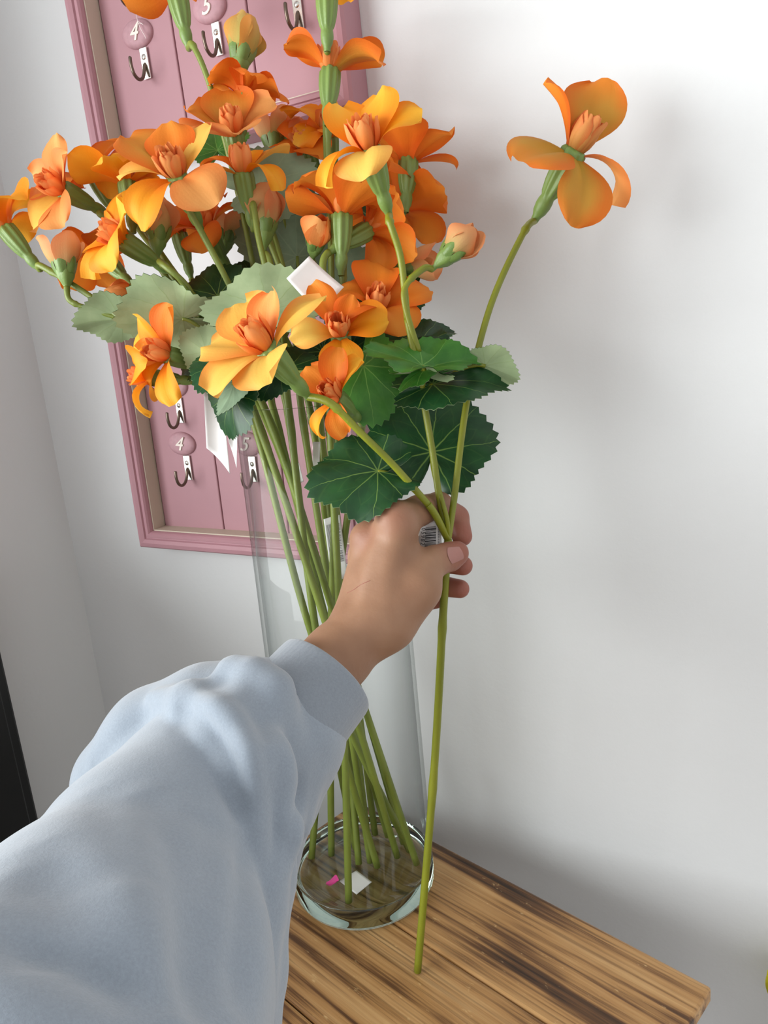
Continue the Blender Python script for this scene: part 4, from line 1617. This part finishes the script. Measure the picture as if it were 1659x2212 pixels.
# cloth folds: creases laid along the surface, each with a soft ridge beside it
Rm = np.array([list(CR), list(CU), list(CF)])
Wv = V @ Rm + np.array(list(CAM))
btmp = BVHTree.FromPolygons([tuple(p) for p in Wv], [tuple(q) for q in F.tolist()])
disp = np.zeros(len(V))
for px, A, w, ridge in (
        ([(105, 1815), (150, 1905), (200, 1985), (255, 2055), (320, 2120)], 5.0, 10, 0.5),
        ([(318, 1705), (372, 1800), (402, 1915), (405, 2060), (395, 2200)], 5.5, 9, 0.6),
        ([(-60, 1995), (60, 2028), (170, 2066), (290, 2122), (370, 2200)], 6.5, 8, 0.7),
        ([(450, 1760), (468, 1900), (462, 2060), (445, 2230)], 6.0, 9, 0.5),
        ([(525, 1800), (528, 1980), (510, 2200)], 4.5, 6, 0.6),
        ([(376, 1530), (430, 1560), (474, 1612), (505, 1690), (520, 1790)], 6.0, 5, 0.5),
        ([(572, 1540), (585, 1660), (600, 1790), (592, 1900)], 4.5, 5.5, 0.5),
        ([(612, 1590), (618, 1720), (606, 1860)], 3.5, 4.5, 0.5),
        ([(640, 1660), (642, 1770), (620, 1880)], 3.0, 4, 0.5),
        ([(430, 1475), (500, 1490), (548, 1530), (580, 1600)], 3.5, 6, 0.4),
        ([(195, 1655), (260, 1592), (330, 1535)], 3.0, 6, 0.5),
        ([(215, 1700), (260, 1800), (280, 1920)], 2.5, 10, 0.4),
        ([(40, 1880), (90, 1960), (110, 2080)], 2.5, 9, 0.4)):
    pl3 = []
    for q in spline([(a, b, 0) for a, b in px], 8):
        h_ = btmp.ray_cast(CAM, ray(q.x, q.y).normalized())
        if h_[0] is not None:
            pl3.append(np.array(list(h_[0])))
    if len(pl3) < 4:
        continue
    pl3 = np.array(pl3)
    best = np.full(len(V), 1.0)
    tb = np.zeros(len(V))
    for i in range(len(pl3) - 1):
        if np.linalg.norm(pl3[i + 1] - pl3[i]) > 0.03:
            continue
        d_, t_ = seg_dist(Wv, pl3[i], pl3[i + 1])
        m_ = d_ < best
        best[m_] = d_[m_]
        tb[m_] = (i + t_[m_]) / (len(pl3) - 1)
    tap = np.clip(np.minimum(tb, 1 - tb) * 4, 0, 1) ** 0.8
    ww = w * 0.00115
    disp += 0.001 * A * tap * (-np.exp(-(best / ww) ** 2) + 0.3 * ridge * np.exp(-((best - 2.3 * ww) / (1.5 * ww)) ** 2))
# vertex normals
fn_ = np.zeros((len(V), 3))
q0, q1, q2, q3 = (V[F[:, k]] for k in range(4))
nf = np.cross(q2 - q0, q3 - q1)
for k in range(4):
    np.add.at(fn_, F[:, k], nf)
fn_ /= np.linalg.norm(fn_, axis=1)[:, None] + 1e-12
eps = 0.001
sgn = np.sign(np.mean(sleeve_sdf((V + fn_ * 0.002).astype(np.float32)[::50]) - sleeve_sdf((V - fn_ * 0.002).astype(np.float32)[::50])))
V = V + fn_ * (sgn * disp)[:, None]
slv = cam_mesh('sleeve', V, F, 'fabric', person, arm_o, 7)
slv['label'] = 'pale blue fleece sleeve'

# ribbed cuff
ca, cb = P(612, 1572, .404), P(705, 1462, .424)
axd = (cb - ca).normalized()
xx = axd.cross(CF).normalized()
yy = axd.cross(xx)
prof = [(0.0, 0.0300), (0.15, 0.0312), (0.45, 0.0300), (0.8, 0.0292), (0.96, 0.0290), (1.0, 0.0284), (1.01, 0.0272), (0.98, 0.0262), (0.7, 0.0255), (0.3, 0.0255)]
V, F = [], []
sg = 120
for t, r in prof:
    c = ca.lerp(cb, t) - arm_o
    for k in range(sg):
        a = 2 * math.pi * k / sg
        rr = r * (1 + 0.012 * math.sin(3 * a + 1) + 0.02 * math.sin(2 * a + 2 * t)) + 0.00012 * math.cos(60 * a)
        V.append(c + xx * math.cos(a) * rr + yy * math.sin(a) * rr)
for i in range(len(prof) - 1):
    for k in range(sg):
        k2 = (k + 1) % sg
        F.append((i * sg + k, i * sg + k2, (i + 1) * sg + k2, (i + 1) * sg + k))
cf = mesh_obj('cuff', V, F, 'cuff', slv)
sb = cf.modifiers.new('sub', 'SUBSURF')
sb.levels = sb.render_levels = 1
